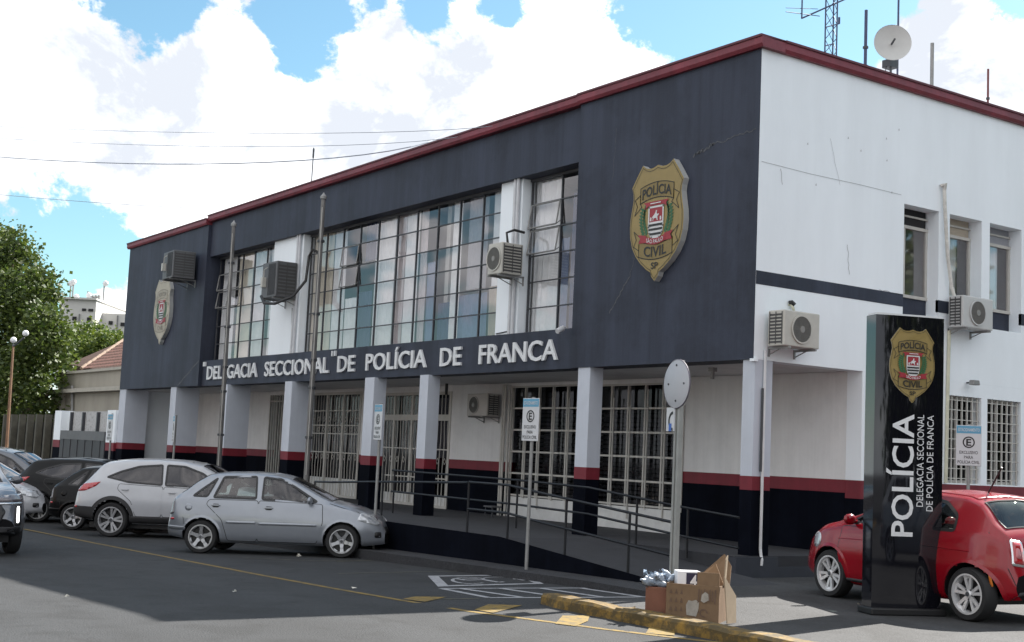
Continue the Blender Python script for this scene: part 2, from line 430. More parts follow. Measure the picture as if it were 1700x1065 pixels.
# painted markings
def ground_poly(mb, px, dz=.004, mi=0):
    pts = [at_g(*p) for p in px]; mb.add([(p.x, p.y, p.z+dz) for p in pts], [list(range(len(pts)))], mi)
def ground_line(mb, px, w, dz=.004):
    P_ = [at_g(*p) for p in px]; L = []
    for i, p in enumerate(P_):
        d = (P_[min(i+1, len(P_)-1)]-P_[max(i-1, 0)]); d.z = 0; d.normalize(); nrm = Vector((-d.y, d.x, 0))*w/2
        L.append((p+nrm, p-nrm))
    vs = []
    for a, b in L: vs += [(a.x, a.y, zg(a.x)+dz), (b.x, b.y, zg(b.x)+dz)]
    mb.add(vs, [(2*i, 2*i+1, 2*i+3, 2*i+2) for i in range(len(L)-1)])
yl = MB(); ground_line(yl, [(40, 879), (160, 902), (300, 929), (430, 954), (560, 978), (670, 997), (780, 1015), (890, 1029.5), (1000, 1044), (1150, 1062), (1300, 1078)], .09)
sheet('road_marking', yl, YEL)
yc = MB()
for q in ([(668.7, 994.6), (689, 990.7), (741, 991.5), (705, 999.8)], [(787.8, 1012.7), (811, 1003.6), (866.7, 1005.5), (818.8, 1017.9)],
          [(922, 1036), (934, 1022.4), (979, 1022.4), (976, 1031.5), (955.8, 1040)], [(1072, 1051.8), (1078.9, 1041.3), (1120.8, 1042.6), (1119.5, 1055.8)]):
    ground_poly(yc, q, .007)
sheet('road_marking', yc, YEL)
pl = MB()
for q in ([(560, 932), (640, 929.5), (710, 928.6)], [(405, 926), (520, 931), (600, 930)], [(560, 952), (700, 949), (845, 947)], [(671, 996), (795, 993.5)]): ground_line(pl, q, .07)
sheet('road_marking', pl, YELF)
wp = MB(); cs_ = [(710, 955.8), (869.3, 953.7), (903, 969.2), (727, 973.9)]
def bil(s, t, dz=.004):
    a, b, c, d = [at_g(*p) for p in cs_]; p = (a*(1-s)+b*s)*(1-t)+(d*(1-s)+c*s)*t
    return (p.x, p.y, zg(p.x)+dz)
def bq(s0, t0, s1, t1): wp.add([bil(s0, t0), bil(s1, t0), bil(s1, t1), bil(s0, t1)], [(0, 1, 2, 3)])
bq(0, 0, .1, 1); bq(.92, 0, 1, 1); bq(.1, 0, .92, .09); bq(.1, .91, .92, 1)
def bstroke(pts, w):
    for (a, b), (c, d) in zip(pts, pts[1:]):
        l = math.hypot(c-a, d-b); nx, ny = -(d-b)/l*w/2, (c-a)/l*w/2
        wp.add([bil(a+nx, b+ny), bil(a-nx, b-ny), bil(c-nx, d-ny), bil(c+nx, d+ny)], [(0, 1, 2, 3)])
bstroke([(.36+.17*math.cos(t), .52+.30*math.sin(t)) for t in [R(a) for a in range(60, 331, 18)]], .035)
bstroke([(.24, .30), (.32, .5), (.50, .48), (.60, .75), (.66, .72)], .05)
bstroke([(.30, .38), (.46, .36)], .04)
bstroke([(.66+.16*math.cos(t), .42+.18*math.sin(t)) for t in [R(a) for a in range(150, 391, 20)]], .03)
bstroke([(.80, .30), (.88, .62)], .04)
ground_line(wp, [(733, 977), (850, 976.5), (1085, 976)], .10); ground_line(wp, [(812, 992.2), (940, 992), (1085, 991)], .10)
ground_line(wp, [(733, 977), (812, 992.2)], .10)
for k in range(5):
    x = 760+k*68; ground_line(wp, [(x, 976.6), (min(x+105, 1090), 991.6)], .10, .006)
sheet('road_marking', wp, WHP)

# ------------------------------------------------------------------ police station
BLD = thing('police_station', 'two storey police station with slate front, white side wall and red roof trim', 'building', (0, 0, 0))
def part(name, mb, m, parent=BLD, **k): return mb.build(name, m, parent, **k)
def parts(name, mb, m, parent=BLD, **k):       # one mesh for each separate piece
    for q in islands(mb): o = q.build(name, m, parent, **k)
    return o
XL, XM0, XM1, ZC = -28.1, -21.43, -4.36, 3.16
YM = .10                                   # face of the middle stretch
YB = 14                                    # depth of the building
WT, WB = 6.80, 3.86                        # window band top and bottom (z)
up = MB()
up.box((XM1, 0, ZC), (-.002, .5, 7.78)); up.box((XL, 0, ZC), (XM0, .5, 7.70))
up.box((XM0, YM, WT), (XM1, .5, 7.78)); up.box((XM0, YM, ZC), (XM1, .5, WB))
up.box((XL, .5, 3.4), (XL+.2, YB, 7.6))
ew = MB(); ew.box((XL+.004, .752, -.6), (XL+.2, YB, 3.155)); part('end_wall', ew, WHITE)
parts('upper_wall', up, SLATE)
side = MB()                                # white side wall facing the forecourt, with openings
def wall_x(mb, y0, y1, z0, z1, holes, X0=-.3, X1=0.0, mi=0):
    ysx = sorted({y0, y1, *[h[0] for h in holes], *[h[1] for h in holes]})
    for a, b in zip(ysx, ysx[1:]):
        zz = z0
        for h in sorted([h for h in holes if h[0] <= a+1e-6 and h[1] >= b-1e-6], key=lambda h: h[2]):
            if h[2] > zz: mb.box((X0, a, zz), (X1, b, h[2]), mi)
            zz = h[3]
        if zz < z1: mb.box((X0, a, zz), (X1, b, z1), mi)
SW = [(3.28, 4.16, 4.12, 5.93), (4.44, 5.30, 4.12, 5.93), (5.52, 6.42, 4.12, 5.93), (7.0, 7.9, 4.12, 5.93), (8.1, 9.0, 4.12, 5.93)]
LW = [(4.42, 5.33, 1.50, 2.93), (5.49, 6.43, 1.50, 2.93), (6.6, 7.5, 1.50, 2.93)]
up_side = MB(); wall_x(up_side, .001, YB, ZC, 7.78, SW)
parts('side_wall', up_side, WHITE)
lo = MB(); wall_x(lo, 2.352, YB, 1.48, ZC-.001, LW); parts('side_wall', lo, WHITE)
lr = MB(); lr.box((-.3, 2.352, 1.2), (.002, YB, 1.479)); part('red_stripe', lr, REDP)
lk = MB(); lk.box((-.3, 2.352, -.2), (.001, YB, 1.199)); part('base_wall', lk, BASEK)
bd = MB()                                  # slate string course across the side wall
for a, b in ((.003, 3.28), (4.16, 4.44), (5.30, 5.52), (6.42, 7.0), (7.9, 8.1), (9.0, YB)): bd.box((-.05, a, 4.26), (.004, b, 4.46))
for s in SW: bd.box((-.27, s[0], 4.124), (-.24, s[1], 4.46))
parts('string_course', bd, SLATE)
jl = MB()                                  # hairline joints, cracks and fixing holes on the side wall
def crack(mb, pts, w, fn):
    for (a, b), (c, d) in zip(pts, pts[1:]):
        l = math.hypot(c-a, d-b)+1e-6; nx, ny = -(d-b)/l*w/2, (c-a)/l*w/2
        mb.add([fn(a+nx, b+ny), fn(a-nx, b-ny), fn(c-nx, d-ny), fn(c+nx, d+ny)], [(0, 1, 2, 3)])
fx = lambda a, b: (.004, a, b)
crack(jl, [(.05, 6.08), (1.1, 6.06), (2.2, 6.07), (3.2, 6.06)], .008, fx)
def jag(x0, z0, x1, z1, n, amp):
    return [(x0+(x1-x0)*i/n+random.uniform(-amp, amp), z0+(z1-z0)*i/n+random.uniform(-amp, amp)) for i in range(n+1)]
crack(jl, jag(1.95, 5.1, 2.0, 4.62, 9, .015), .012, fx); crack(jl, jag(1.5, 6.7, 1.75, 6.0, 8, .02), .006, fx)
crack(jl, jag(2.7, 4.47, 3.26, 4.45, 8, .01), .01, fx); crack(jl, jag(.45, 6.03, .5, 5.8, 5, .01), .012, fx)
for y_, z_ in ((2.8, 6.9), (2.82, 6.55), (2.2, 6.6), (1.9, 6.75), (1.0, 6.5), (2.95, 6.05), (1.2, 5.9), (3.1, 7.1)):
    jl.add([(.004, y_, z_), (.004, y_+.03, z_), (.004, y_+.02, z_+.04)], [(0, 1, 2)])
parts('crack', jl, mat('crack_grey', (.44, .45, .47), .9, var=0))
ck = MB(); fy = lambda a, b: (a, -.004, b)
crack(ck, jag(-3.35, 4.05, -2.85, 4.62, 14, .02), .022, fy); crack(ck, jag(-2.85, 4.62, -2.7, 5.0, 8, .02), .012, fy)
crack(ck, jag(-1.4, 6.38, -.95, 6.52, 14, .035), .03, fy); crack(ck, jag(-.95, 6.5, -.05, 6.58, 16, .03), .016, fy)
crack(ck, jag(-3.35, 7.2, -3.4, 6.3, 12, .02), .008, fy); crack(ck, jag(-23.0, 3.2, -21.45, 3.85, 10, .02), .05, fy)
parts('crack', ck, mat('crack_pale', (.085, .09, .10), .9, var=.5, scale=14))
# roof trim
tr = MB()
def trim_y(x0, x1, y, z):
    tr.prism([(y-.06, z), (y-.09, z+.05), (y-.09, z+.15), (y+.4, z+.17), (y+.4, z)], 'x', x0, x1)
    cap.box((x0, y-.11, z+.151), (x1, y+.4, z+.185))
cap = MB()
trim_y(XM1, .09, 0, 7.78); trim_y(XM0, XM1-.002, YM-.06, 7.785); trim_y(XL-.08, XM0-.002, 0, 7.70)
tr.prism([(.06, 7.78), (.09, 7.83), (.09, 7.93), (-.4, 7.95), (-.4, 7.78)], 'y', .4, YB)
cap.box((-.4, .4, 7.931), (.11, YB, 7.965))
parts('roof_trim', tr, REDT); parts('roof_cap', cap, mat('trim_cap', (.10, .02, .03), .6, var=.2))
rf = MB(); rf.box((XL+.2, .5, 7.60), (-.3, YB, 7.72)); rf.box((XL, YB, 0), (-.01, YB+.2, 7.75)); parts('roof', rf, CONC)
# upper rooms seen through the glazing
rm = MB(); rm.box((XL+.3, .6, 3.70), (-.32, 4.2, 3.82)); rm.box((XL+.3, 4.2, 3.70), (-.32, 4.3, 7.6)); rm.box((-9.6, .6, 3.83), (-9.45, 4.19, 7.59)); rm.box((-17, .6, 3.83), (-16.9, 4.19, 7.59))
parts('upper_room', rm, mat('room_wall', (.42, .42, .40), .9, var=.05))
# --- windows of the front band
def big_window(x0, x1, cols, rows, skip=()):
    fr = MB(); y = .42
    zz = [WB+(WT-WB)*i/rows for i in range(rows+1)]; xx = [x0+(x1-x0)*i/cols for i in range(cols+1)]
    for x in xx: fr.box((x-.014, y-.02, WB), (x+.014, y+.02, WT))
    for z in zz[1:-1]: fr.box((x0, y-.016, z-.011), (x1, y+.016, z+.011))
    fr.box((x0-.03, y-.04, WB), (x1+.03, y+.04, WB+.05)); fr.box((x0-.03, y-.04, WT-.05), (x1+.03, y+.04, WT))
    f = part('window', fr, STEEL)
    gm = MB()
    for i in range(cols):
        for j in range(rows):
            if (i, j) in skip: continue
            t = random.uniform(-.004, .004); u = random.uniform(-.004, .004)
            gm.add([(xx[i]+.02, y+t, zz[j]+.016), (xx[i+1]-.02, y-t, zz[j]+.016), (xx[i+1]-.02, y-t+u, zz[j+1]-.016), (xx[i]+.02, y+t+u, zz[j+1]-.016)], [(0, 1, 2, 3)])
    gm.build('pane', GLASS, f); return f, xx, zz
def sash(f, xa, xb, za, zb, ang, m=GLASS):
    """a pane hinged at its top edge and pushed outwards, with its stay arms"""
    y = .39; h = zb-za; dy, dz = -math.sin(ang)*h, -math.cos(ang)*h
    s = MB()
    for a, b in (((xa, 0), (xb, 0)), ((xa, 1), (xb, 1)), ((xa, 0), (xa, 1)), ((xb, 0), (xb, 1))):
        s.tube([(a[0], y+dy*a[1], zb+dz*a[1]), (b[0], y+dy*b[1], zb+dz*b[1])], .016, 6)
    for x in (xa, xb): s.tube([(x, y+dy, zb+dz), (x, .42, za+.08)], .009, 5)
    o = s.build('sash', GALV, f)
    p = MB(); p.add([(xa, y, zb), (xb, y, zb), (xb, y+dy, zb+dz), (xa, y+dy, zb+dz)], [(0, 1, 2, 3)]); p.build('sash_pane', GLASS, f)
CURT = {k: mat('curtain_'+k, c, .9, var=.06, scale=9) for k, c in dict(white=(.72, .73, .74), cream=(.60, .56, .47), navy=(.06, .075, .14), blue=(.17, .22, .33), tan=(.40, .35, .28), grey=(.30, .31, .34), pink=(.52, .48, .49)).items()}
def curtain(f, x0, x1, z0, z1, c, y=.52):
    n = max(4, int((x1-x0)/.035)); vs = []
    for i in range(n+1):
        x = x0+(x1-x0)*i/n; w = .025*math.sin(i*1.15+x*3)+.012*math.sin(i*.43)
        vs += [(x, y+w, z0), (x, y+w*.6, z1)]
    MB().add(vs, [(2*i, 2*i+2, 2*i+3, 2*i+1) for i in range(n)]).build('curtain', CURT[c], f, smooth=True)
W1, xx, zz = big_window(-15.62, -7.10, 10, 6, skip={(2, 4), (2, 3)})
for a, b, z0, z1, c in [(-15.6, -14.6, 3.86, 6.8, 'cream'), (-14.55, -13.95, 3.86, 6.8, 'white'), (-13.9, -13.2, 3.86, 5.1, 'white'), (-13.2, -12.6, 3.86, 5.2, 'navy'), (-12.95, -12.3, 5.9, 6.8, 'navy'), (-12.5, -11.6, 3.86, 6.8, 'white'),
                        (-11.5, -11.1, 3.86, 6.8, 'pink'), (-11.1, -10.55, 3.86, 6.8, 'white'), (-10.5, -10.2, 3.86, 6.8, 'pink'), (-10.2, -9.75, 3.86, 5.6, 'blue'), (-9.7, -9.2, 3.86, 4.7, 'navy'), (-9.2, -8.9, 3.86, 6.8, 'white'),
                        (-8.85, -7.85, 3.86, 4.8, 'blue'), (-8.6, -7.9, 4.9, 6.8, 'grey'), (-7.8, -7.1, 3.86, 4.9, 'tan'), (-7.75, -7.15, 4.9, 6.8, 'white')]: curtain(W1, a, b, z0, z1, c)
sash(W1, xx[2]+.03, xx[3]-.03, zz[3]+.02, zz[4]-.02, R(6)); sash(W1, xx[2]+.03, xx[3]-.03, zz[4]+.02, zz[5]-.02, R(6))
W2, xx, zz = big_window(-6.30, -4.42, 2, 6, skip={(0, 3), (0, 4)})
for a, b, z0, z1, c in [(-6.3, -5.5, 3.86, 6.8, 'white'), (-5.45, -5.2, 3.86, 5.6, 'blue'), (-5.15, -4.95, 3.86, 6.4, 'navy'), (-4.9, -4.45, 3.86, 6.8, 'white')]: curtain(W2, a, b, z0, z1, c)
for k in (3, 4): sash(W2, xx[0]+.03, xx[1]-.03, zz[k]+.02, zz[k+1]-.02, R(9))
W3, xx, zz = big_window(-21.38, -17.42, 5, 6, skip={(0, 4), (0, 3), (1, 4), (1, 3)})
for a, b, z0, z1, c in [(-21.3, -20.4, 3.86, 6.8, 'white'), (-20.3, -19.3, 3.86, 6.8, 'cream'), (-19.2, -18.3, 3.86, 6.8, 'white'), (-18.2, -17.5, 3.86, 6.8, 'white')]: curtain(W3, a, b, z0, z1, c)
for k in (3, 4):
    sash(W3, xx[0]+.03, xx[1]-.03, zz[k]+.02, zz[k+1]-.02, R(8)); sash(W3, xx[1]+.03, xx[2]-.03, zz[k]+.02, zz[k+1]-.02, R(7))
pn = MB(); pn.box((-17.38, .22, WB), (-15.66, .5, WT)); pn.box((-7.06, .22, WB), (-6.34, .5, WT))
parts('wall_panel', pn, WHITE)
pp = MB()
for x in (-15.78, -15.9, -6.42, -6.52): pp.tube([(x, .17, WB), (x, .17, WT)], .035, 8)
parts('pipe', pp, mat('painted_pipe', (.55, .56, .58), .5, var=.1))
# --- side windows
def side_window(y0, y1, z0, z1, drop, cm):
    fr = MB(); X = -.24
    z0 = 4.46
    for a in (y0+.025, y0+.33*(y1-y0), y1-.025): fr.box((X-.03, a-.022, z0), (X+.02, a+.022, z1-.3))
    fr.box((X-.03, y0, z0), (X+.03, y1, z0+.05)); fr.box((X-.03, y0, z1-.33), (X+.03, y1, z1-.28)); fr.box((X-.03, y0, z1-.14), (X+.02, y1, z1-.11))
    f = part('window', fr, CREAM)
    MB().box((X-.012, y0+.03, z0+.05), (X-.004, y1-.03, z1-.33)).build('pane', GLASS, f)
    MB().box((X-.012, y0+.03, z1-.28), (X-.004, y1-.03, z1-.0)).build('blind', drop, f)
    n = 14; vs = []
    for i in range(n+1):
        y = y0+.04+(y1-y0-.3)*i/n*cm; vs += [(X-.15+.02*math.sin(i*1.7), y, z0), (X-.15+.015*math.sin(i*1.7), y, z1-.3)]
    MB().add(vs, [(2*i, 2*i+2, 2*i+3, 2*i+1) for i in range(n)]).build('curtain', CURT['white'], f, smooth=True)
for i, s in enumerate(SW): side_window(*s, [DARKIN, CURT['tan'], CURT['grey'], DARKIN, CURT['tan']][i], [.35, 1.2, 1.25, .6, 1][i])
dk = MB(); dk.box((-1.3, 3.0, 3.9), (-1.2, 9.4, 6.1)); part('dark_room', dk, DARKIN)
for s in LW:
    fr = MB(); X = -.05
    for k in range(7): fr.box((X-.012, s[0]+.05+k*(s[1]-s[0]-.1)/6-.012, s[2]), (X+.012, s[0]+.05+k*(s[1]-s[0]-.1)/6+.012, s[3]))
    for k in range(9): fr.box((X-.008, s[0], s[2]+.08+k*.16-.007), (X+.008, s[1], s[2]+.08+k*.16+.007))
    f = part('grille', fr, CREAM)
    w = MB()
    for a in (s[0]+.02, (s[0]+s[1])/2, s[1]-.02): w.box((-.2, a-.03, s[2]), (-.16, a+.03, s[3]))
    w.box((-.2, s[0], s[2]), (-.161, s[1], s[2]+.05)); w.box((-.2, s[0], s[3]-.05), (-.161, s[1], s[3])); w.build('window_frame', CREAM, f)
    MB().box((-.185, s[0], s[2]), (-.178, s[1], s[3])).build('pane', DGLASS, f)
MBd = MB().box((-.9, 4.3, 1.3), (-.8, 8, 3.1)); part('dark_room', MBd, DARKIN)

# --- porch: slab, floor, back wall, columns
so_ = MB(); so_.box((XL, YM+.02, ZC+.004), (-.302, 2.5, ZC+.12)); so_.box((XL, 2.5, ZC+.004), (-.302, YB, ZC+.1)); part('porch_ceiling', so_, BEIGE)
FL = .35
fl = MB(); fl.box((XL, -.34, -.7), (.06, 2.34, FL)); tag(part('porch_floor', fl, [RAMPM]), None)
YW = 2.35
OPEN = [(-21.75, -20.85, FL, 3.05, 'bars'), (-19.0, -16.2, FL, 3.08, 'gate'), (-15.3, -11.89, FL, 3.02, 'door'), (-9.48, -6.98, FL, 3.08, 'win'), (-6.62, -4.08, FL, 3.06, 'win')]
bw = MB(); edges = [XL]+[e for o in OPEN for e in o[:2]]+[-.302]
br = MB(); bk = MB()
for a, b in zip(edges[::2], edges[1::2]):
    bw.box((a, YW, 1.48), (b, YW+.25, ZC)); br.box((a, YW-.002, 1.28), (b, YW+.25, 1.479)); bk.box((a, YW-.001, -.5), (b, YW+.25, 1.279))
for o in OPEN: bw.box((o[0], YW, o[3]), (o[1], YW+.25, ZC))
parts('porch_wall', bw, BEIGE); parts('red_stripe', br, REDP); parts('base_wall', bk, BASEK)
rm2 = MB(); rm2.box((XL, 3.4, 0), (-.4, 3.5, 3.2)); rm2.box((XL, 2.36, .30), (-.31, 3.39, .345)); parts('ground_floor_room', rm2, DARKIN)
SLAT = mat('dark_blind', (.19, .185, .18), .6, var=.25)
def porch_window(x0, x1, z0, z1):
    fr = MB(); y = YW+.02; n = 5
    for i in range(n+1):
        x = x0+.03+(x1-x0-.06)*i/n; fr.box((x-.02, y-.03, z0+.42), (x+.02, y+.02, z1))
        fr.box((x-.013+.09, y-.05, z0+.2+.2*(i % 2)), (x+.013+.09, y-.032, z1-.1-.15*(i % 3)))
    for z in [z0+.46+(z1-z0-.46)*k/5 for k in range(6)]: fr.box((x0, y-.031, z-.022), (x1, y-.005, z+.014))
    f = part('barred_window', fr, CREAM)
    pb = MB(); pb.box((x0, y-.02, z0), (x1, y+.03, z0+.42)); pb.build('lower_panel', mat('white_steel_panel', (.66, .66, .65), .5, var=.08, scale=5, streak=.2), f)
    sl = MB()
    for k in range(int((z1-z0-.9)/.085)):
        z = z0+.48+k*.085; sl.add([(x0, YW+.16, z), (x1, YW+.16, z), (x1, YW+.20, z+.06), (x0, YW+.20, z+.06)], [(0, 1, 2, 3)])
    sl.build('blind', SLAT, f)
    top = MB().box((x0, YW+.13, z1-.42), (x0+(x1-x0)*.42, YW+.14, z1)); top.build('upper_pane', mat('frosted_pane', (.30, .29, .25), .4, var=.1), f)
    MB().box((x0, YW+.10, z0+.42), (x1, YW+.105, z1)).build('pane', DGLASS, f)
    cu_ = MB().box((x0+.9, YW+.24, 1.3), (x0+1.5, YW+.25, 2.1)); cu_.build('curtain', CURT['pink'], f)
def lattice(x0, x1, z0, z1, leaves, panel, trans):
    fr = MB(); y = YW+.01
    for i in range(leaves+1):
        x = x0+(x1-x0)*i/leaves; fr.box((x-.035, y-.03, z0), (x+.035, y+.03, z1))
    fr.box((x0, y-.029, z0), (x1, y+.029, z0+.06)); fr.box((x0, y-.029, z1-.07), (x1, y+.029, z1))
    if trans: fr.box((x0, y-.034, trans-.07), (x1, y+.034, trans+.07))
    f = part('gate' if panel else 'entrance_door', fr, CREAM)
    bars = MB(); n = int((x1-x0)/.155)
    for i in range(n):
        x = x0+(i+.5)*(x1-x0)/n; w = .011
        pts = [(x+.022*math.sin(k*.9+i)*(1 if .25 < k/14 < .75 else 0), y-.01, z0+(z1-z0)*k/14) for k in range(15)]
        bars.tube(pts, w, 5)
    for k in ((.42, .60, .68, .82) if panel else (.25, .5)): bars.box((x0, y-.018, z0+(z1-z0)*k-.014), (x1, y-.002, z0+(z1-z0)*k+.014))
    for i in range(n//2):
        x = x0+(2*i+1)*(x1-x0)/n
        for k in (.38, .64, .74) if panel else (.4,):
            z = z0+(z1-z0)*k; d = .055
            for a, b in (((-d, 0), (0, d*1.3)), ((0, d*1.3), (d, 0)), ((d, 0), (0, -d*1.3)), ((0, -d*1.3), (-d, 0))):
                bars.tube([(x+a[0], y-.016, z+a[1]), (x+b[0], y-.016, z+b[1])], .008, 4)
    bars.build('bars', CREAM, f)
    lp = MB().box((x0, y+.02, z0+.03), (x1, y+.036, z0+(.48 if panel else .26))); lp.build('lower_panel', mat('white_steel_panel', (.66, .66, .65)), f)
    MB().box((x0, y+.08, z0+.3), (x1, y+.085, z1)).build('pane', DGLASS, f)
    if panel: MB().box((x0, y+.14, z1-.75), (x1, y+.15, z1)).build('upper_pane', mat('frosted_pane', (.30, .29, .25)), f)
    cu_ = MB().box((x0+.55*(x1-x0), YW+.34, 1.5), (x0+.8*(x1-x0), YW+.35, 2.9)); cu_.build('curtain', CURT['pink'], f)
for o in OPEN:
    if o[4] == 'win': porch_window(*o[:4])
    elif o[4] == 'gate': lattice(*o[:4], 3, True, None)
    elif o[4] == 'door': lattice(*o[:4], 4, False, 2.42)
    else:
        b = MB()
        for k in range(6): b.box((o[0]+.04+k*.16, YW-.03, FL), (o[0]+.075+k*.16, YW+.005, o[3]))
        b.box((o[0], YW-.02, FL+.1), (o[1], YW, FL+.14)); b.box((o[0], YW-.02, o[3]-.2), (o[1], YW, o[3]-.16)); part('bars', b, CREAM)
# standing bars at the left edge of the wide barred window
b = MB()
for x in (-9.66, -9.58, -9.42): b.tube([(x, YW-.09, FL), (x, YW-.09, 3.12)], .026, 8)
parts('pipe', b, CREAM)
for x0, x1, y1 in ((-28.1, -27.5, .75), (-23.55, -23.1, .72), (-19.75, -19.35, .68), (-15.8, -15.4, .63), (-11.74, -11.32, .32), (-9.41, -9.08, .30), (-4.16, -3.83, .30)):
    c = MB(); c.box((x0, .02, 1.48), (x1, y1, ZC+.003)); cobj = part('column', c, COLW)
    MB().box((x0-.002, .018, 1.28), (x1+.002, y1+.002, 1.48)).build('red_stripe', REDP, cobj)
    MB().box((x0-.002, .018, FL-.3), (x1+.002, y1+.002, 1.279)).build('column_base', BASEK, cobj)
c = MB(); c.box((-.24, .03, 1.48), (.0, .39, ZC+.003)); cobj = part('column', c, COLW)
MB().box((-.242, .028, 1.28), (.003, .392, 1.48)).build('red_stripe', REDP, cobj)
MB().box((-.242, .028, -.1), (.003, .392, 1.279)).build('column_base', BASEK, cobj)
c = MB(); c.box((-.06, -.02, ZC-.03), (.03, .06, ZC+.01)); part('corner_bracket', c, WHITE)
dp = MB(); dp.tube([(.035, .20, 3.3), (.035, .20, 2.0), (.035, .20, .45), (.06, .19, .36), (.10, .17, .30), (.10, .16, .22)], .022, 8); part('drainpipe', dp, mat('pvc_pipe', (.62, .62, .63), .4, var=.1))
dp = MB(); dp.tube([(.03, .17, 2.75), (.03, .17, 1.55)], .018, 8); part('cable_duct', dp, STEEL)
pl_ = MB(); pl_.box((-.25, -.342, -.2), (.10, .5, FL-.01)); pl_.box((-.01, .5, -.2), (.1, 2.35, .2)); parts('plinth', pl_, mat('plinth_paint', (.028, .031, .042), .6, var=.2))
# lettering on the sign band
def word(s, x0, x1, z0=3.33, h=.36, bold=.014):
    lt = MB(); put_text(lt, s, lambda u, v, d: (x0+(x1-x0)*u, YM-.005-d, z0+h*v), bold=bold, depth=.04); part('lettering', lt, LETW)
word('DELEGACIA', -20.98, -17.62); word('SECCIONAL', -17.16, -13.62); word('DE', -13.18, -12.36); word('POLÍCIA', -11.84, -9.28); word('DE', -8.75, -7.97); word('FRANCA', -7.34, -4.84)
for xs_q in ((-21.28, -21.18), (-13.5, -13.36)):
    lt = MB()
    for x in xs_q: lt.box((x, YM-.05, 3.70), (x+.055, YM-.005, 3.82))
    part('quote_mark', lt, LETW)
# porch lamps
lm = MB(); lm.box((-1.9, .9, ZC-.06), (-1.8, 1.0, ZC+.003)); lm.tube([(-1.85, .95, ZC-.06), (-1.85, .95, ZC-.18)], .03, 8); part('porch_lamp', lm, GALV)
lm = MB(); lm.tube([(-11.4, 1.9, ZC), (-11.4, 1.9, ZC-.25)], .035, 8); part('porch_lamp', lm, BLACK)

# --- landing and ramp
RT = lambda x: .37 if x < -3 else max(.045, .37-(x+3)*.081)
rp = MB(); strip(rp, [-17, -10, -3, -2.2, -1, 0, 1.0], -2.24, -.345, RT); sheet('ramp', rp, RAMPM)
rk = MB(); strip(rk, [-17, -10, -3, -2.2, -1, 0, .95], -2.258, -2.243, lambda x: RT(x)+.02); sheet('ramp_edge', rk, BASEK)
# ------------------------------------------------------------------ police shields
GOLD = mat('shield_gold', (.27, .195, .062), .45, var=.06, scale=6)
GOLDD = mat('banner_gold', (.21, .15, .045), .5, var=.05)
EDGEW = mat('shield_edge', (.42, .43, .42), .5, var=.05)
INK = mat('black_ink', (.012, .012, .012), .5, var=0)
EMR = mat('emblem_red', (.30, .018, .03), .5, var=0); EMW = mat('emblem_white', (.6, .6, .6), .5, var=0); EMG = mat('emblem_green', (.025, .11, .04), .5, var=.1)
SH = [(0, .90), (.10, .865), (.20, .86), (.29, .885), (.37, .94), (.50, .77), (.62, .60), (.585, .50), (.575, .40), (.60, .26), (.635, .10), (.645, -.05), (.63, -.22), (.575, -.39), (.48, -.54), (.35, -.67), (.20, -.78), (.10, -.83), (.075, -.90), (0, -.975)]
SHIELD = SH + [(-x, y) for x, y in SH[-2:0:-1]]
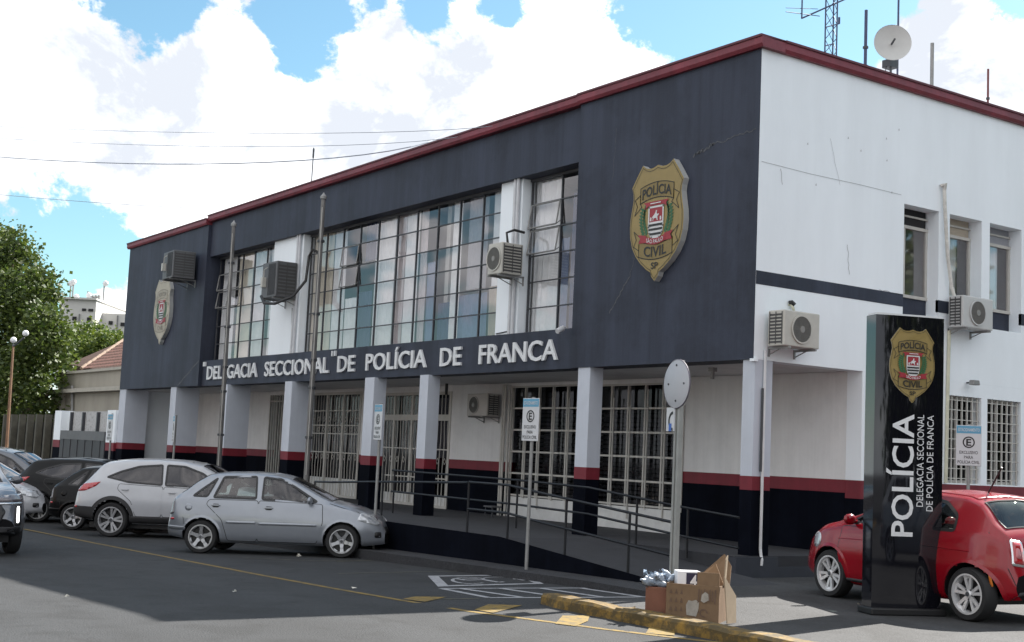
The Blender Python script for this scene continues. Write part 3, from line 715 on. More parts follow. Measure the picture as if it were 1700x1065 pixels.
def shield(parent, fn, thick, fade=False):
    """fn(u, v, d) -> point, u and v in metres, d out of the plate"""
    G, E, BN = (GOLD, EDGEW, GOLDD) if not fade else (mat('shield_faded', (.40, .36, .28), .5, var=.12, scale=5), EDGEW, mat('banner_faded', (.35, .31, .24), .5, var=.1))
    b = MB(); n = len(SHIELD)
    b.add([fn(u, v, thick) for u, v in SHIELD], [list(range(n))], 0)
    b.add([fn(u, v, thick) for u, v in SHIELD]+[fn(u, v, 0) for u, v in SHIELD], [(i, (i+1) % n, (i+1) % n+n, i+n) for i in range(n)], 1)
    b.build('plate', [G, E], parent)
    e = .003
    def flat(mb, pts, lv, mi=0): mb.add([fn(u, v, thick+e*lv) for u, v in pts], [list(range(len(pts)))], mi)
    def line(mb, pts, w, lv, closed=False):
        P_ = list(pts)+([pts[0]] if closed else [])
        for (a, b_), (c, d_) in zip(P_, P_[1:]):
            l = math.hypot(c-a, d_-b_)+1e-9; nx, ny = -(d_-b_)/l*w/2, (c-a)/l*w/2; ex, ey = (c-a)/l*w*.4, (d_-b_)/l*w*.4
            flat(mb, [(a+nx-ex, b_+ny-ey), (a-nx-ex, b_-ny-ey), (c-nx+ex, d_-ny+ey), (c+nx+ex, d_+ny+ey)], lv)
    # banners
    up = lambda u: .50-.42*u*u; lo = lambda u: -.50+.42*u*u
    bn = MB(); ol = MB(); us = [-.40+.80*i/16 for i in range(17)]
    for f_ in (up, lo):
        top = [(u, f_(u)+.125) for u in us]; bot = [(u, f_(u)-.125) for u in us[::-1]]
        flat(bn, top+bot, 1); bn.build('banner', BN, parent); bn = MB(); line(ol, top+bot, .014, 2, True)
        s = 1 if f_ is up else -1
        for k in (-1, 1):
            t = [(k*.40, f_(.4)+.02*s), (k*.53, f_(.4)-.05*s), (k*.47, f_(.4)-.16*s), (k*.53, f_(.4)-.30*s), (k*.36, f_(.36)-.19*s), (k*.40, f_(.40)-.125*s)]
            line(ol, t, .012, 2, True)
    line(ol, [(x*.955, y*.955-.004) for x, y in SHIELD], .008, 2, True)
    def curved(s, f_, u0, u1, h, lv, mb, bold=.02):
        def m(u, v, d):
            x = u0+(u1-u0)*u; return fn(x, f_(x)+h*(v-.5), thick+e*lv)
        put_text(mb, s, m, bold=bold)
    if not fade:
        curved('POLÍCIA', up, -.35, .35, .155, 3, ol); curved('CIVIL', lo, -.27, .27, .16, 3, ol)
        curved('SP', lambda u: -.725, -.085, .085, .10, 3, ol)
    else:
        curved('POLÍCIA', up, -.30, .30, .12, 3, ol, 0); curved('CIVIL', lo, -.22, .22, .12, 3, ol, 0)
    ol.build('outline', INK if not fade else mat('faded_ink', (.2, .18, .15), .6, var=0), parent)
    # coat of arms
    r = MB(); w = MB(); k = MB(); gr = MB()
    arms = [(-.17, .22), (.17, .22), (.17, -.10), (.15, -.20), (.09, -.27), (0, -.30), (-.09, -.27), (-.15, -.20), (-.17, -.10)]
    line(w, arms, .03, 4, True)
    flat(w, [(-.17, -.02), (.17, -.02), (.17, -.10), (.15, -.20), (.09, -.27), (0, -.30), (-.09, -.27), (-.15, -.20), (-.17, -.10)], 3)
    flat(r, [(-.17, .22), (.17, .22), (.17, -.02), (-.17, -.02)], 3)
    for a, b_ in ((-.055, .17), (-.125, .168), (-.20, .14)): flat(k, [(-b_, a), (b_, a), (b_*.97, a-.036), (-b_*.97, a-.036)], 5)
    # small white lancer figure on the red field, simplified
    flat(w, [(-.06, -.005), (-.045, .035), (.015, .035), (.035, -.005), (.05, -.002), (.04, .06), (.075, .085), (.07, .105), (.035, .095), (.02, .12), (.03, .155), (.005, .165), (-.01, .12), (-.05, .085), (-.085, .055), (-.08, .035), (-.055, .05), (-.075, .0)], 5)
    flat(w, [(-.14, .0), (-.10, -.01), (-.10, .05), (-.13, .06)], 5); flat(w, [(.14, .0), (.10, -.01), (.10, .05), (.13, .06)], 5)
    for s in (-1, 1):
        gr = MB()
        for i in range(9):
            t = i/8; cx, cy = s*(.24+.07*math.sin(t*2.6)), -.24+.42*t; a = R(90-s*25)
            for q in (-1, 1):
                aa = a+q*.7; flat(gr, [(cx, cy), (cx+.065*math.cos(aa-.45), cy+.065*math.sin(aa-.45)), (cx+.125*math.cos(aa), cy+.125*math.sin(aa)), (cx+.065*math.cos(aa+.45), cy+.065*math.sin(aa+.45))], 2)
        gr.build('emblem_laurel', EMG, parent)
    rib = lambda u: -.34+.9*u*u
    us2 = [-.24+.48*i/12 for i in range(13)]
    flat(r, [(u, rib(u)+.05) for u in us2]+[(u, rib(u)-.05) for u in us2[::-1]], 6)
    for s in (-1, 1): flat(r, [(s*.22, rib(.22)+.07), (s*.42, rib(.22)+.10), (s*.36, rib(.22)+.03), (s*.40, rib(.22)-.04), (s*.22, rib(.22)-.05)], 5)
    flat(r, [(-.18, .245), (.18, .245), (.26, .20), (.24, .26), (.30, .31), (.17, .31), (-.17, .31), (-.30, .31), (-.24, .26), (-.26, .20)], 5)
    curved('SÃO PAULO', rib, -.20, .20, .062, 8, w, .01)
    curved('PARANÁ', lambda u: .278, -.12, .12, .035, 8, w, 0) if False else line(w, [(-.12, .278), (.12, .278)], .016, 8)
    for nme, mb, m in (('emblem_red', r, EMR), ('emblem_white', w, EMW), ('emblem_stripes', k, INK)):
        mb.build(nme, m, parent)
b1 = thing('police_shield', 'gold police shield with a coat of arms on the slate wall beside the building corner', 'badge', (-2.12, 0, 5.44), 0, 'police shields')
shield(b1, lambda u, v, d: (u*1.0, -.002-d, v*1.0), .11)
b2 = thing('police_shield', 'weathered pale police shield at the far left end of the slate wall below a condenser', 'badge', (-24.45, 0, 5.44), 0, 'police shields')
shield(b2, lambda u, v, d: (u*1.05, -.002-d, v*1.03), .11, fade=True)

# ------------------------------------------------------------------ totem sign
GLOSS = mat('gloss_black_panel', (.006, .006, .009), .04, var=0, spec=.5, coat=.5)
TP = at_z(1446, 1020, FZ); TA = R(-22)
TW, TD = .85, .24
wx = Vector((-math.sin(TA), math.cos(TA), 0)); nx_ = Vector((math.cos(TA), math.sin(TA), 0))
# height from the photograph's top-left front corner
v = ray(1461, 521); s_ = (Vector((TP.x, TP.y, 0))-Vector((CP.x, CP.y, 0))).length/math.hypot(v.x, v.y); TH = CP.z+v.z*s_-FZ
tt = thing('totem_sign', 'tall glossy black totem sign reading POLÍCIA in front of the red hatchback', 'sign', (TP.x, TP.y, FZ))
bul = lambda a: .024*(1-((a/TW-.5)*2)**2)                 # the face is slightly bowed
tfn = lambda a, d, z: (wx*a+nx_*(d+(bul(a) if 0 <= a <= TW and d > 0 else 0))+Vector((0, 0, z)))
def obox(mb, a0, a1, d0, d1, z0, z1, fn, mi=0):
    vs = [fn(a, d, z) for z in (z0, z1) for a, d in ((a0, d0), (a1, d0), (a1, d1), (a0, d1))]
    mb.add(vs, [(0, 3, 2, 1), (4, 5, 6, 7), (0, 1, 5, 4), (1, 2, 6, 5), (2, 3, 7, 6), (3, 0, 4, 7)], mi)
m_ = MB(); NS = 20; ring_ = [(TW*i/NS, bul(TW*i/NS)) for i in range(NS+1)]+[(TW, -TD+.02), (TW-.02, -TD), (.02, -TD), (0, -TD+.02)]
pv = [wx*a+nx_*d+Vector((0, 0, z)) for z in (.08, TH) for a, d in ring_]; kk = len(ring_)
m_.add(pv, [tuple(range(kk)), tuple(range(2*kk-1, kk-1, -1))]+[(i, (i+1) % kk, (i+1) % kk+kk, i+kk) for i in range(kk)]); m_.build('panel', GLOSS, tt, smooth=True)
m_ = MB(); obox(m_, .02, TW-.02, -TD+.02, -.02, TH, TH+.025, tfn); m_.build('cap', LETW, tt)
m_ = MB(); obox(m_, -.03, TW+.03, -TD-.03, .07, 0, .079, tfn); m_.build('base_plinth', mat('totem_base', (.008, .008, .009), .5, var=.2), tt, bevel=.015)
m_ = MB(); TL = TH
def tt_text(s, a0, h, z0, z1, bold): m_ = MB(); put_text(m_, s, lambda u, v, d: tfn(a0-h*v, .004, z0+(z1-z0)*u), bold=bold); m_.build('lettering', LETW, tt)
v1 = lambda py: TH*(1-(py-525)/(1022-525))
tt_text('POLÍCIA', .47, .255, v1(893), v1(690), .015)
tt_text('DELEGACIA SECCIONAL', .60, .085, v1(843), v1(690), .0); tt_text('DE POLÍCIA DE FRANCA', .725, .085, v1(850), v1(690), .0)
sc_ = .545*TH/4.35
em = bpy.data.objects.new('shield', None); COL.objects.link(em); em.parent = tt
shield(tt, lambda u, v, d: tfn(TW*.52+u*sc_*1.05, .004+d, v1(607)+v*sc_*1.06), .006)
bpy.data.objects.remove(em)

# ------------------------------------------------------------------ parking signs
SIGNB = mat('sign_board_white', (.54, .55, .57), .45, var=.03); SIGNU = mat('sign_blue', (.10, .31, .47), .45, var=.04)
def parking_sign(px, top, bot, base, ang, lab, w=.40, h=.62, blank=False):
    """px column of the pole, board top and bottom rows, base = ground point"""
    P_ = base; v = ray(px, top); k = math.hypot(P_.x-CP.x, P_.y-CP.y)/math.hypot(v.x, v.y); zt = CP.z+v.z*k-P_.z
    v = ray(px, bot); zb = CP.z+v.z*k-P_.z; h = zt-zb; w = h*.60
    t = thing('parking_sign', lab, 'sign', P_, 0, 'reserved parking signs')
    p = MB(); p.tube([(0, 0, -.1), (0, 0, zt+(.02 if px != 883 else .07))], .026, 10); p.build('pole', GALV, t, smooth=True)
    c, s = math.cos(ang), math.sin(ang)
    fn = lambda a, d, z: Vector((c*a+s*(d+.034), s*a-c*(d+.034), zb+z))     # board faces -Y turned by ang
    b = MB(); obox(b, -w/2, w/2, 0, .012, 0, h, fn); b.build('board', SIGNB, t, bevel=.006)
    u = MB(); obox(u, -w/2+.008, w/2-.008, .0125, .0145, h*.80, h-.008, fn); u.build('header', SIGNU, t)
    i = MB(); r0 = w*.24
    for q in range(28):
        a, b_ = 2*math.pi*q/28, 2*math.pi*(q+1)/28
        i.add([fn(r*math.cos(x), .0145, h*.58+r*math.sin(x)) for r, x in ((r0, a), (r0*.78, a), (r0*.78, b_), (r0, b_))], [(0, 1, 2, 3)])
    put_text(i, 'E', lambda x, y, d: fn((x-.5)*w*.20, .015, h*.58+(y-.5)*w*.27), bold=.03)
    for s_t, zc, ww in (('EXCLUSIVO', .33, .72), ('PARA', .21, .36), ('POLÍCIA CIVIL', .09, .86)):
        i2 = MB(); put_text(i2, s_t, lambda x, y, d: fn((x-.5)*w*ww, .0145, h*zc+(y-.5)*h*.075), bold=.01); i2.build('lettering', INK, t)
    i.build('symbol', INK, t)
    wh = MB(); put_text(wh, 'ESTACIONAMENTO', lambda x, y, d: fn((x-.5)*w*.84, .0165, h*.89+(y-.5)*h*.08), bold=.01); wh.build('header_lettering', SIGNB, t)
    return t
def on_walk(px, py):
    p = at_z(px, py, 0)
    for _ in range(6): p = at_z(px, py, zs(p.x))
    return p
q = at_y(874, 936, -2.55); parking_sign(885, 661, 732, Vector((q.x, q.y, zs(q.x))), R(4), 'reserved parking sign on a pole before the barred windows, its blue header brightest')
q = at_y(622, 870, -2.55); parking_sign(628, 671, 730, Vector((q.x, q.y, zs(q.x))), R(-8), 'reserved parking sign on a pole beside the nose of the silver hatchback')
q = at_y(287, 770, -2.55); parking_sign(289, 690, 734, Vector((q.x, q.y, zs(q.x))), R(-14), 'reserved parking sign on a pole above the roof of the white SUV')
q = at_y(180, 775, -2.55); parking_sign(183, 687, 731, Vector((q.x, q.y, zs(q.x))), R(0), 'reserved parking sign on a pole before the dark gate at the far left')
q = at_x(1607, 840, 1.3); parking_sign(1611, 706, 773, Vector((1.3, q.y, FZ)), R(38), 'reserved parking sign behind the roof of the red hatchback')

# ------------------------------------------------------------------ round sign seen from behind
base = at_z(1117, 992, .06); K = math.hypot(base.x-CP.x, base.y-CP.y)
def zat(px, py):
    v = ray(px, py); return CP.z+v.z*K/math.hypot(v.x, v.y)-base.z
rs = thing('round_traffic_sign', 'round traffic sign seen from its blank back on a steel post behind the boxes', 'sign', base, R(-10))
zc = zat(1125, 637)
p = MB(); p.box((-.055, -.03, -.1), (-.015, .03, zc+.28)); p.box((.015, -.03, -.1), (.055, .03, zc+.28)); p.box((-.02, -.012, -.1), (.02, .012, zc+.27)); p.build('post', mat('sign_post', (.27, .275, .265), .5, .1, var=.12, scale=6), rs, bevel=.004)
dd = MB(); dd.lathe([(0, -.05), (.275, -.05), (.285, -.045), (.285, -.038), (.275, -.034), (0, -.034)], (0, 1, 0), (0, 0, zc), 48); dd.build('disc', mat('sign_back', (.42, .43, .46), .5, .05, var=.04), rs, smooth=True)
rim_ = MB(); rim_.lathe([(.286, -.052), (.292, -.045), (.292, -.036), (.286, -.033)], (0, 1, 0), (0, 0, zc), 48); rim_.build('rim', mat('sign_rim', (.12, .11, .14), .5, var=0), rs)
bo = MB()
for a, b in ((0, .22), (0, -.2), (.17, .0), (-.17, .0)): bo.lathe([(0, -.06), (.012, -.058), (.014, -.05)], (0, 1, 0), (a, 0, zc+b), 8)
bo.build('bolt', STEEL, rs)
z0, z1 = zat(1117, 748)+.1, zat(1117, 676)
sm = MB(); sm.box((-.20, -.046, z0+.13), (-.02, -.034, z1)); sm.build('lower_board', SIGNB, rs)
sm = MB()
for q in range(20):
    a, b_ = R(90+q*9), R(90+(q+1)*9)
    sm.add([(-.05+r*math.cos(x)*.9, -.048, z1-.16+r*math.sin(x)) for r, x in ((.115, a), (.08, a), (.08, b_), (.115, b_))], [(0, 1, 2, 3)])
sm.build('symbol', INK, rs)
sm = MB(); sm.box((-.14, -.049, z0+.13), (-.08, -.0465, z0+.22)); sm.build('blue_panel', mat('sign_blue_dark', (.04, .12, .42), .5, var=0), rs)

# ------------------------------------------------------------------ flag poles
for (tx, ty, bx, by_, lab) in ((388, 375, 363, 778, 'weathered leaning flagpole in front of the left window band, left of the two'), (537, 330, 508, 800, 'weathered leaning flagpole between the white panel and the long window, right of the two')):
    a = at_y(bx, by_, -.62); b = at_y(tx, ty, -.62); d = (b-a).normalized(); a2 = a-d*(a.z-.30)/d.z
    t = thing('flagpole', lab, 'pole', a2, 0, 'flagpoles in front of the building'); L = (b-a2).length
    fp = MB(); fp.tube([d*0, d*(L*.55), d*(L*.56), d*L], .062, 10, r1=.05); fp.build('mast', mat('weathered_pole', (.17, .165, .16), .7, .2, var=.35, scale=5, streak=.4), t, smooth=True)
    fp = MB(); fp.lathe([(.075, 0), (.075, .06), (.04, .10), (0, .16)], d, d*L, 12); fp.build('finial', GALV, t)
    fp = MB()
    for k in (.22, .38, .47, .62, .86): fp.lathe([(.066, -.03), (.085, -.025), (.085, .025), (.066, .03)], d, d*(L*k), 12)
    for q in islands(fp): q.build('clamp', STEEL, t)
    fp = MB(); fp.tube([d*(L*.1)+Vector((.08, -.05, 0)), d*(L*.5)+Vector((.10, -.06, 0)), d*(L*.97)+Vector((.07, -.05, 0))], .008, 5); fp.build('halyard', CREAM, t)

# ------------------------------------------------------------------ air conditioners
def condenser(lab, loc, rz, w, d, h, m=ACW, fan=.36, style='fan', fanx=-.1):
    """front faces local -Y, back on the wall at local y = 0"""
    t = thing('air_conditioner', lab, 'air conditioner', loc, rz, 'air conditioners on the walls')
    c = MB(); c.box((-w/2, -d, 0), (w/2, -.08, h)); c.build('casing', m, t, bevel=.018)
    if style == 'fan':
        f = MB(); r = h*fan; cx, cz = fanx*w, h*.5
        f.lathe([(r*1.12, -.004), (r*1.12, -.02), (r, -.02), (r, -.004)], (0, 1, 0), (cx, -d, cz), 36)
        f.build('fan_ring', m, t)
        f = MB(); f.lathe([(0, -.004), (r, -.004)], (0, 1, 0), (cx, -d, cz), 36); f.build('fan_well', mat('fan_well', (.05, .05, .05), .8, var=0), t)
        f = MB()
        for k in range(5):
            a0 = k*2*math.pi/5; f.add([(cx+r*q*math.cos(a0+e), -d-.006-.004*i, cz+r*q*math.sin(a0+e)) for i, (q, e) in enumerate(((.2, 0), (.9, .15), (.9, .75), (.2, .9)))], [(0, 1, 2, 3)])
        f.build('fan_blades', mat('fan_blade', (.07, .07, .07), .5, var=0), t)
        f = MB()
        for k in range(-8, 9):
            x = r*k/9; hh = math.sqrt(max(0, r*r-x*x)); f.box((cx+x-.0025, -d-.022, cz-hh), (cx+x+.0025, -d-.014, cz+hh))
        f.lathe([(0, -.026), (.05, -.026), (.05, -.012)], (0, 1, 0), (cx, -d, cz), 14)
        f.build('fan_grille', mat('grille_ivory', (.22, .215, .20), .5, var=0), t)
    for s in (-1, 1):
        sd = MB()
        for k in range(9):
            z = h*.08+k*h*.095; sd.box((s*(w/2+.001), -d+.04, z), (s*(w/2+.006), -.12, z+h*.055))
        for k in range(3): sd.box((s*(w/2+.0062), -d+.04+(d-.16)*k/2-.008, h*.05), (s*(w/2+.010), -d+.04+(d-.16)*k/2+.008, h*.95))
        sd.build('side_louvre', [mat('louvre_dark', (.06, .06, .06), .6, var=0)], t)
    if style == 'box':
        sd = MB()
        for k in range(10): sd.box((-w*.05+k*w*.05, -d-.012, h*.06), (-w*.05+k*w*.05+.012, -d, h*.94))
        sd.build('front_slats', mat('slat_grey', (.07, .07, .075), .5, var=0), t)
        bx = MB(); bx.box((-w*.32, -d-.10, h*.30), (-w*.20, -d, h*.58)); bx.tube([(-w*.26, -d-.05, h*.58), (-w*.22, -d-.06, h*.8), (-w*.1, -d-.02, h*.85)], .012, 6); bx.build('isolator', ACW, t)
    for x in (-w*.36, w*.36):
        k = MB(); k.box((x-.015, -d-.03, -.035), (x+.015, 0, -.003)); k.tube([(x, -d*.6, -.03), (x, 0, -.03-d*.22)], .009, 6); k.box((x-.015, -.02, -.04-d*.25), (x+.015, 0, -.002))
        k.build('bracket', GALV, t)
    return t
condenser('ivory fan condenser on the white panel between the front windows', (-6.33, .20, 4.92), 0, .46, .55, .58, fanx=-.05)
condenser('dark grey condenser with vertical slats above the weathered shield', (-22.45, 0, 6.18), R(-3), .95, .72, .78, ACG, style='box')
condenser('dark grey box condenser with a drooping black hose on the left white panel', (-16.15, .2, 5.2), 0, .85, .62, .88, ACG, style='box')
condenser('ivory fan condenser hung on the porch back wall beside the door', (-10.2, YW, 2.44), 0, .80, .40, .48, mat('dusty_casing', (.44, .42, .39), .6, var=.1), fanx=-.15)
condenser('ivory condenser with a side louvre on the side wall next to the corner', (0, .56, 3.36), R(90), .74, .40, .52, fanx=-.02)
condenser('white condenser under the upper side windows above the totem sign', (0, 4.72, 4.02), R(90), .80, .36, .52, mat('white_casing', (.50, .50, .49), .45, var=.04), fanx=-.02)
# hoses and loose cables on the walls
hose = MB(); hose.tube([(-16.2, -.58, 5.22), (-15.9, -.62, 5.02), (-15.55, -.5, 5.0), (-15.3, -.15, 5.2), (-15.22, .12, 5.6), (-15.25, .18, 6.2), (-15.1, .19, 6.35), (-15.0, .3, 6.3)], .035, 8)
tag(hose.build('hose', BLACK, None, smooth=True), 'thick black hose drooping from the dark box condenser to the window', 'hose')
hose = MB(); hose.tube([(-16.05, .20, 5.0), (-16.0, .2, 4.4), (-16.02, .2, 3.88)], .014, 6); hose.tube([(-6.6, .205, 4.9), (-6.62, .205, 4.2), (-6.6, .205, 3.93), (-7.0, .205, 3.9)], .011, 6); hose.tube([(-6.3, -.1, 5.53), (-6.32, -.12, 5.72), (-6.25, .0, 5.78), (-6.2, .2, 5.75)], .025, 6)
parts('cable', hose, BLACK)
hz_ = MB(); hz_.tube([(.05, 4.22, 6.35), (.06, 4.23, 6.0), (.07, 4.30, 5.2), (.08, 4.40, 4.7), (.10, 4.47, 4.5)], .03, 8); hz_.tube([(.02, 4.18, 6.36), (.09, 4.20, 6.38), (.05, 4.22, 6.30)], .035, 8)
tag(hz_.build('hose', mat('pale_lagging', (.58, .56, .52), .7, var=.25, scale=10), None, smooth=True), 'pale lagged pipe running up beside the middle upper side window', 'hose')
h3 = MB(); h3.tube([(.03, 4.42, 3.98), (.03, 4.40, 3.0), (.03, 4.38, 1.5)], .028, 8); h3.tube([(.05, .78, 3.86), (.06, .72, 3.98), (.03, .7, 4.04), (.0, .7, 4.02)], .022, 8); parts('pipe', h3, mat('yellowed_pipe', (.55, .54, .42), .5, var=.15, scale=5))
h4 = MB(); h4.tube([(.07, .74, 4.02), (.05, .70, 4.06), (.02, .69, 4.05)], .035, 8); part('cable', h4, BLACK)
# small fittings
def camera_unit(lab, loc, rz, m):
    t = thing('security_camera', lab, 'camera', loc, rz)
    a = MB(); a.tube([(0, 0, 0), (0, -.08, .02), (0, -.12, -.03)], .016, 8); a.build('bracket', m, t)
    b = MB(); b.lathe([(0, 0), (.045, 0), (.05, .02), (.05, .17), (.04, .19), (0, .19)], (.35, -.85, -.35), (0, -.08, -.02), 16); b.build('housing', m, t, smooth=True)
camera_unit('small white security camera on the slate band near the FRANCA lettering', (-4.52, .0, 3.86), 0, SIGNB)
fl_ = thing('floodlight', 'small floodlight on the side wall above the barred ground floor windows', 'lamp', (0, 4.93, 3.16))
a = MB(); a.tube([(0, 0, 0), (.10, 0, .0), (.14, 0, -.03)], .014, 8); a.build('bracket', STEEL, fl_)
a = MB(); a.prism([(-.09, -.04), (.09, -.04), (.07, .04), (-.07, .04)], 'x', .10, .20); a.build('housing', GALV, fl_, bevel=.01)

# ------------------------------------------------------------------ handrails
RAIL = mat('handrail_paint', (.006, .007, .010), .45, .2, var=.15)
hr = thing('handrail', 'dark tubular handrail along the outer edge of the ramp', 'handrail', (-3.98, -2.2, .38))
def rail_set(root, pts, posts, r=.019, heights=(0, -.42)):
    o = Vector(root.location)
    for h in heights:
        m = MB(); m.tube([Vector(p)-o+Vector((0, 0, h)) for p in pts], r, 8); m.build('rail', RAIL, root, smooth=True)
    for x, y, z0, z1 in posts:
        m = MB(); m.tube([Vector((x, y, z0))-o, Vector((x, y, z1))-o], r, 8); m.build('post', RAIL, root, smooth=True)
top = lambda x: RT(x)+.80
rail_set(hr, [(-3.98, -2.2, 1.17), (-2.9, -2.2, 1.17), (-2.0, -2.2, top(-2.0)), (-.9, -2.2, top(-.9)), (.9, -2.2, top(.9))],
         [(-3.98, -2.2, .36, 1.17), (-2.86, -2.2, .36, 1.17), (-1.42, -2.2, RT(-1.42), top(-1.42)), (-.02, -2.2, RT(0), top(0)), (.9, -2.2, .0, top(.9))])
hr2 = thing('handrail', 'dark tubular handrail at the entrance landing beside the parked silver hatchback', 'handrail', (-6.7, -2.2, .38))
rail_set(hr2, [(-9.4, -2.2, .95), (-8.7, -2.2, .97), (-6.75, -2.2, 1.06), (-4.02, -2.2, 1.16)], [(-9.4, -2.2, .36, .95), (-6.75, -2.2, .36, 1.35)], heights=(0,))
hr3 = thing('handrail', 'dark tubular handrail along the inner edge of the ramp in front of the columns', 'handrail', (-6.0, -.4, FL))
rail_set(hr3, [(-9.6, -.4, 1.22), (-5.2, -.4, 1.20), (-3.2, -.4, 1.16), (-1.0, -.4, .98), (.2, -.4, .90)], [(-9.5, -.4, FL, 1.22), (-5.2, -.4, FL, 1.2), (-2.0, -.4, FL, 1.07), (-.85, -.4, FL-.1, .98)])
fs_ = thing('folding_stool', 'small dark stool left on the landing against the black wall base', 'stool', (-8.9, 1.6, FL))
m = MB(); m.box((-.16, -.12, .20), (.16, .12, .23)); m.build('seat', mat('stool_top', (.10, .10, .11), .6), fs_, bevel=.006)
for x, y in ((-.13, -.1), (.13, -.1), (-.13, .1), (.13, .1)):
    m = MB(); m.tube([(x, y, 0), (x*.9, y*.9, .2)], .012, 6); m.build('leg', STEEL, fs_)

# ------------------------------------------------------------------ boxes left by the post
CARD = mat('cardboard', (.17, .107, .06), .85, var=.16, scale=5, bump=.06, bscale=90)
CARDL = mat('cardboard_pale', (.29, .225, .155), .85, var=.1, scale=5)
CARDR = mat('cardboard_reddish', (.17, .07, .043), .8, var=.14, scale=6)
b0 = at_z(1105, 1017, FZ+.06); b1_ = at_z(1193, 1025, FZ+.06); d_ = (b1_-b0); d_.z = 0; W = d_.length; dx = d_.normalized(); dy = Vector((-dx.y, dx.x, 0))
bx = thing('cardboard_box', 'large open cardboard box with raised flaps on the pavement edge at the post foot', 'box', (b0.x, b0.y, FZ))
bfn = lambda a, d, z: dx*a+dy*d+Vector((0, 0, z))
H_, D_ = .36, .45
m = MB(); th = .012
obox(m, 0, W, 0, th, 0, H_, bfn); obox(m, 0, W, D_-th, D_, 0, H_, bfn); obox(m, 0, th, th, D_-th, 0, H_, bfn); obox(m, W-th, W, th, D_-th, 0, H_, bfn); obox(m, th, W-th, th, D_-th, .0, th, bfn)
obox(m, W*.58, W-.002, .002, .010, H_+.001, H_+.13, bfn)
m.build('carton', CARD, bx)
def flap(p, q, r_, s_, mt):
    m = MB(); A = [bfn(*x) for x in (p, q, r_, s_)]; nrm = (A[1]-A[0]).cross(A[3]-A[0]).normalized()*.006
    m.add([a+nrm for a in A]+[a-nrm for a in A], [(0, 1, 2, 3), (7, 6, 5, 4), (0, 4, 5, 1), (1, 5, 6, 2), (2, 6, 7, 3), (3, 7, 4, 0)]); m.build('flap', mt, bx)
flap((W*.30, D_, H_), (W, D_, H_), (W*.98, D_+.10, H_+.17), (W*.84, D_+.10, H_+.29), CARD)
flap((W*.42, D_*.55, H_-.02), (W*.99, D_*.55, H_-.02), (W*.80, D_*.62, H_+.20), (W*.62, D_*.62, H_+.13), mat('cardboard_dark', (.23, .14, .075), .85, var=.15))
flap((W+.004, D_*.35, H_), (W+.004, D_*.5, H_), (W+.02, D_*.52, H_+.30), (W+.015, D_*.40, H_+.26), CARDL)
flap((W+.09, -.02, .01), (W+.14, .14, .01), (W+.12, .20, H_*.74), (W+.02, .10, H_+.10), CARDL)

m = MB()
for i in range(3):
    for j in range(3):
        x, z = .035+i*.055, .09+j*.085; m.add([bfn(x, -.005, z), bfn(x+.03, -.005, z), bfn(x+.015, -.005, z+.05)], [(0, 1, 2)])
for cx in (.30*1.0, W*.72):
    rg_ = MB()
    for q in range(16):
        a, b_ = 2*math.pi*q/16*.8, 2*math.pi*(q+1)/16*.8
        rg_.add([bfn(cx+r*math.cos(x), -.005, .09+r*math.sin(x)) for r, x in ((.042, a), (.028, a), (.028, b_), (.042, b_))], [(0, 1, 2, 3)])
    rg_.build('print', mat('box_print', (.12, .075, .05), .8, var=.2), bx)
for k in range(7):
    a = W*.60+k*.028; m.add([bfn(a, -.006, .18+.02*(k % 3)), bfn(a+.016, -.006, .20), bfn(a+.02, -.006, .33-.03*(k % 2)), bfn(a+.004, -.006, .32)], [(0, 1, 2, 3)])
for q in islands(m): q.build('print', mat('box_print', (.12, .075, .05), .8, var=.2), bx)
m = MB(); m.add([bfn(W*a, -.0055, b) for a, b in ((.40, .06), (.58, .05), (.62, .12), (.63, .19), (.57, .215), (.50, .20), (.43, .205), (.385, .16), (.39, .10))], [tuple(range(9))]); m.add([bfn(W*a, -.0075, b) for a, b in ((.66, .21), (.72, .19), (.81, .22), (.80, .28), (.74, .30), (.68, .27))], [tuple(range(6))]); m.build('label', mat('torn_label', (.30, .275, .24), .8, var=.2, scale=15), bx)
rb = thing('cardboard_box', 'small reddish brown cardboard box left of the large open carton', 'box', (b0.x, b0.y, FZ))
m = MB(); obox(m, -.235, -.012, .06, .36, 0, .30, bfn); m.build('carton', CARDR, rb, bevel=.006)
m = MB(); obox(m, -.21, -.04, .055, .0598, .04, .06, bfn); m.build('print', mat('box_print', (.12, .075, .05)), rb)
PB = mat('white_carton', (.74, .74, .76), .5, var=.03); NB = mat('navy_carton', (.02, .018, .05), .5, var=.05)
pb = thing('product_box', 'white product box with a navy side standing in the open carton', 'box', (b0.x, b0.y, FZ))
c2, s2 = math.cos(R(28)), math.sin(R(28))
pfn = lambda a, d, z: bfn(.17+c2*a-s2*d, .16+s2*a+c2*d, z)
m = MB(); obox(m, -.10, .135, 0, .17, .05, .475, pfn); m.build('carton', PB, pb, bevel=.004)
m = MB(); obox(m, .1355, .139, .0, .17, .05, .474, pfn); obox(m, -.098, .135, .0, .17, .4755, .477, pfn) if False else None; m.build('side_panel', NB, pb)
m = MB(); obox(m, -.01, .1345, -.004, -.001, .28, .46, pfn); m.build('front_panel', NB, pb)
m = MB(); put_text(m, '4', lambda u, v, d: pfn(.03+u*.07, -.0055, .32+v*.12), bold=.02); m.build('print', PB, pb)
bg_ = thing('plastic_bag', 'crumpled clear plastic bag of bottles on the small reddish box', 'bag', (b0.x, b0.y, FZ))
m = MB(); rr = random.Random(4)
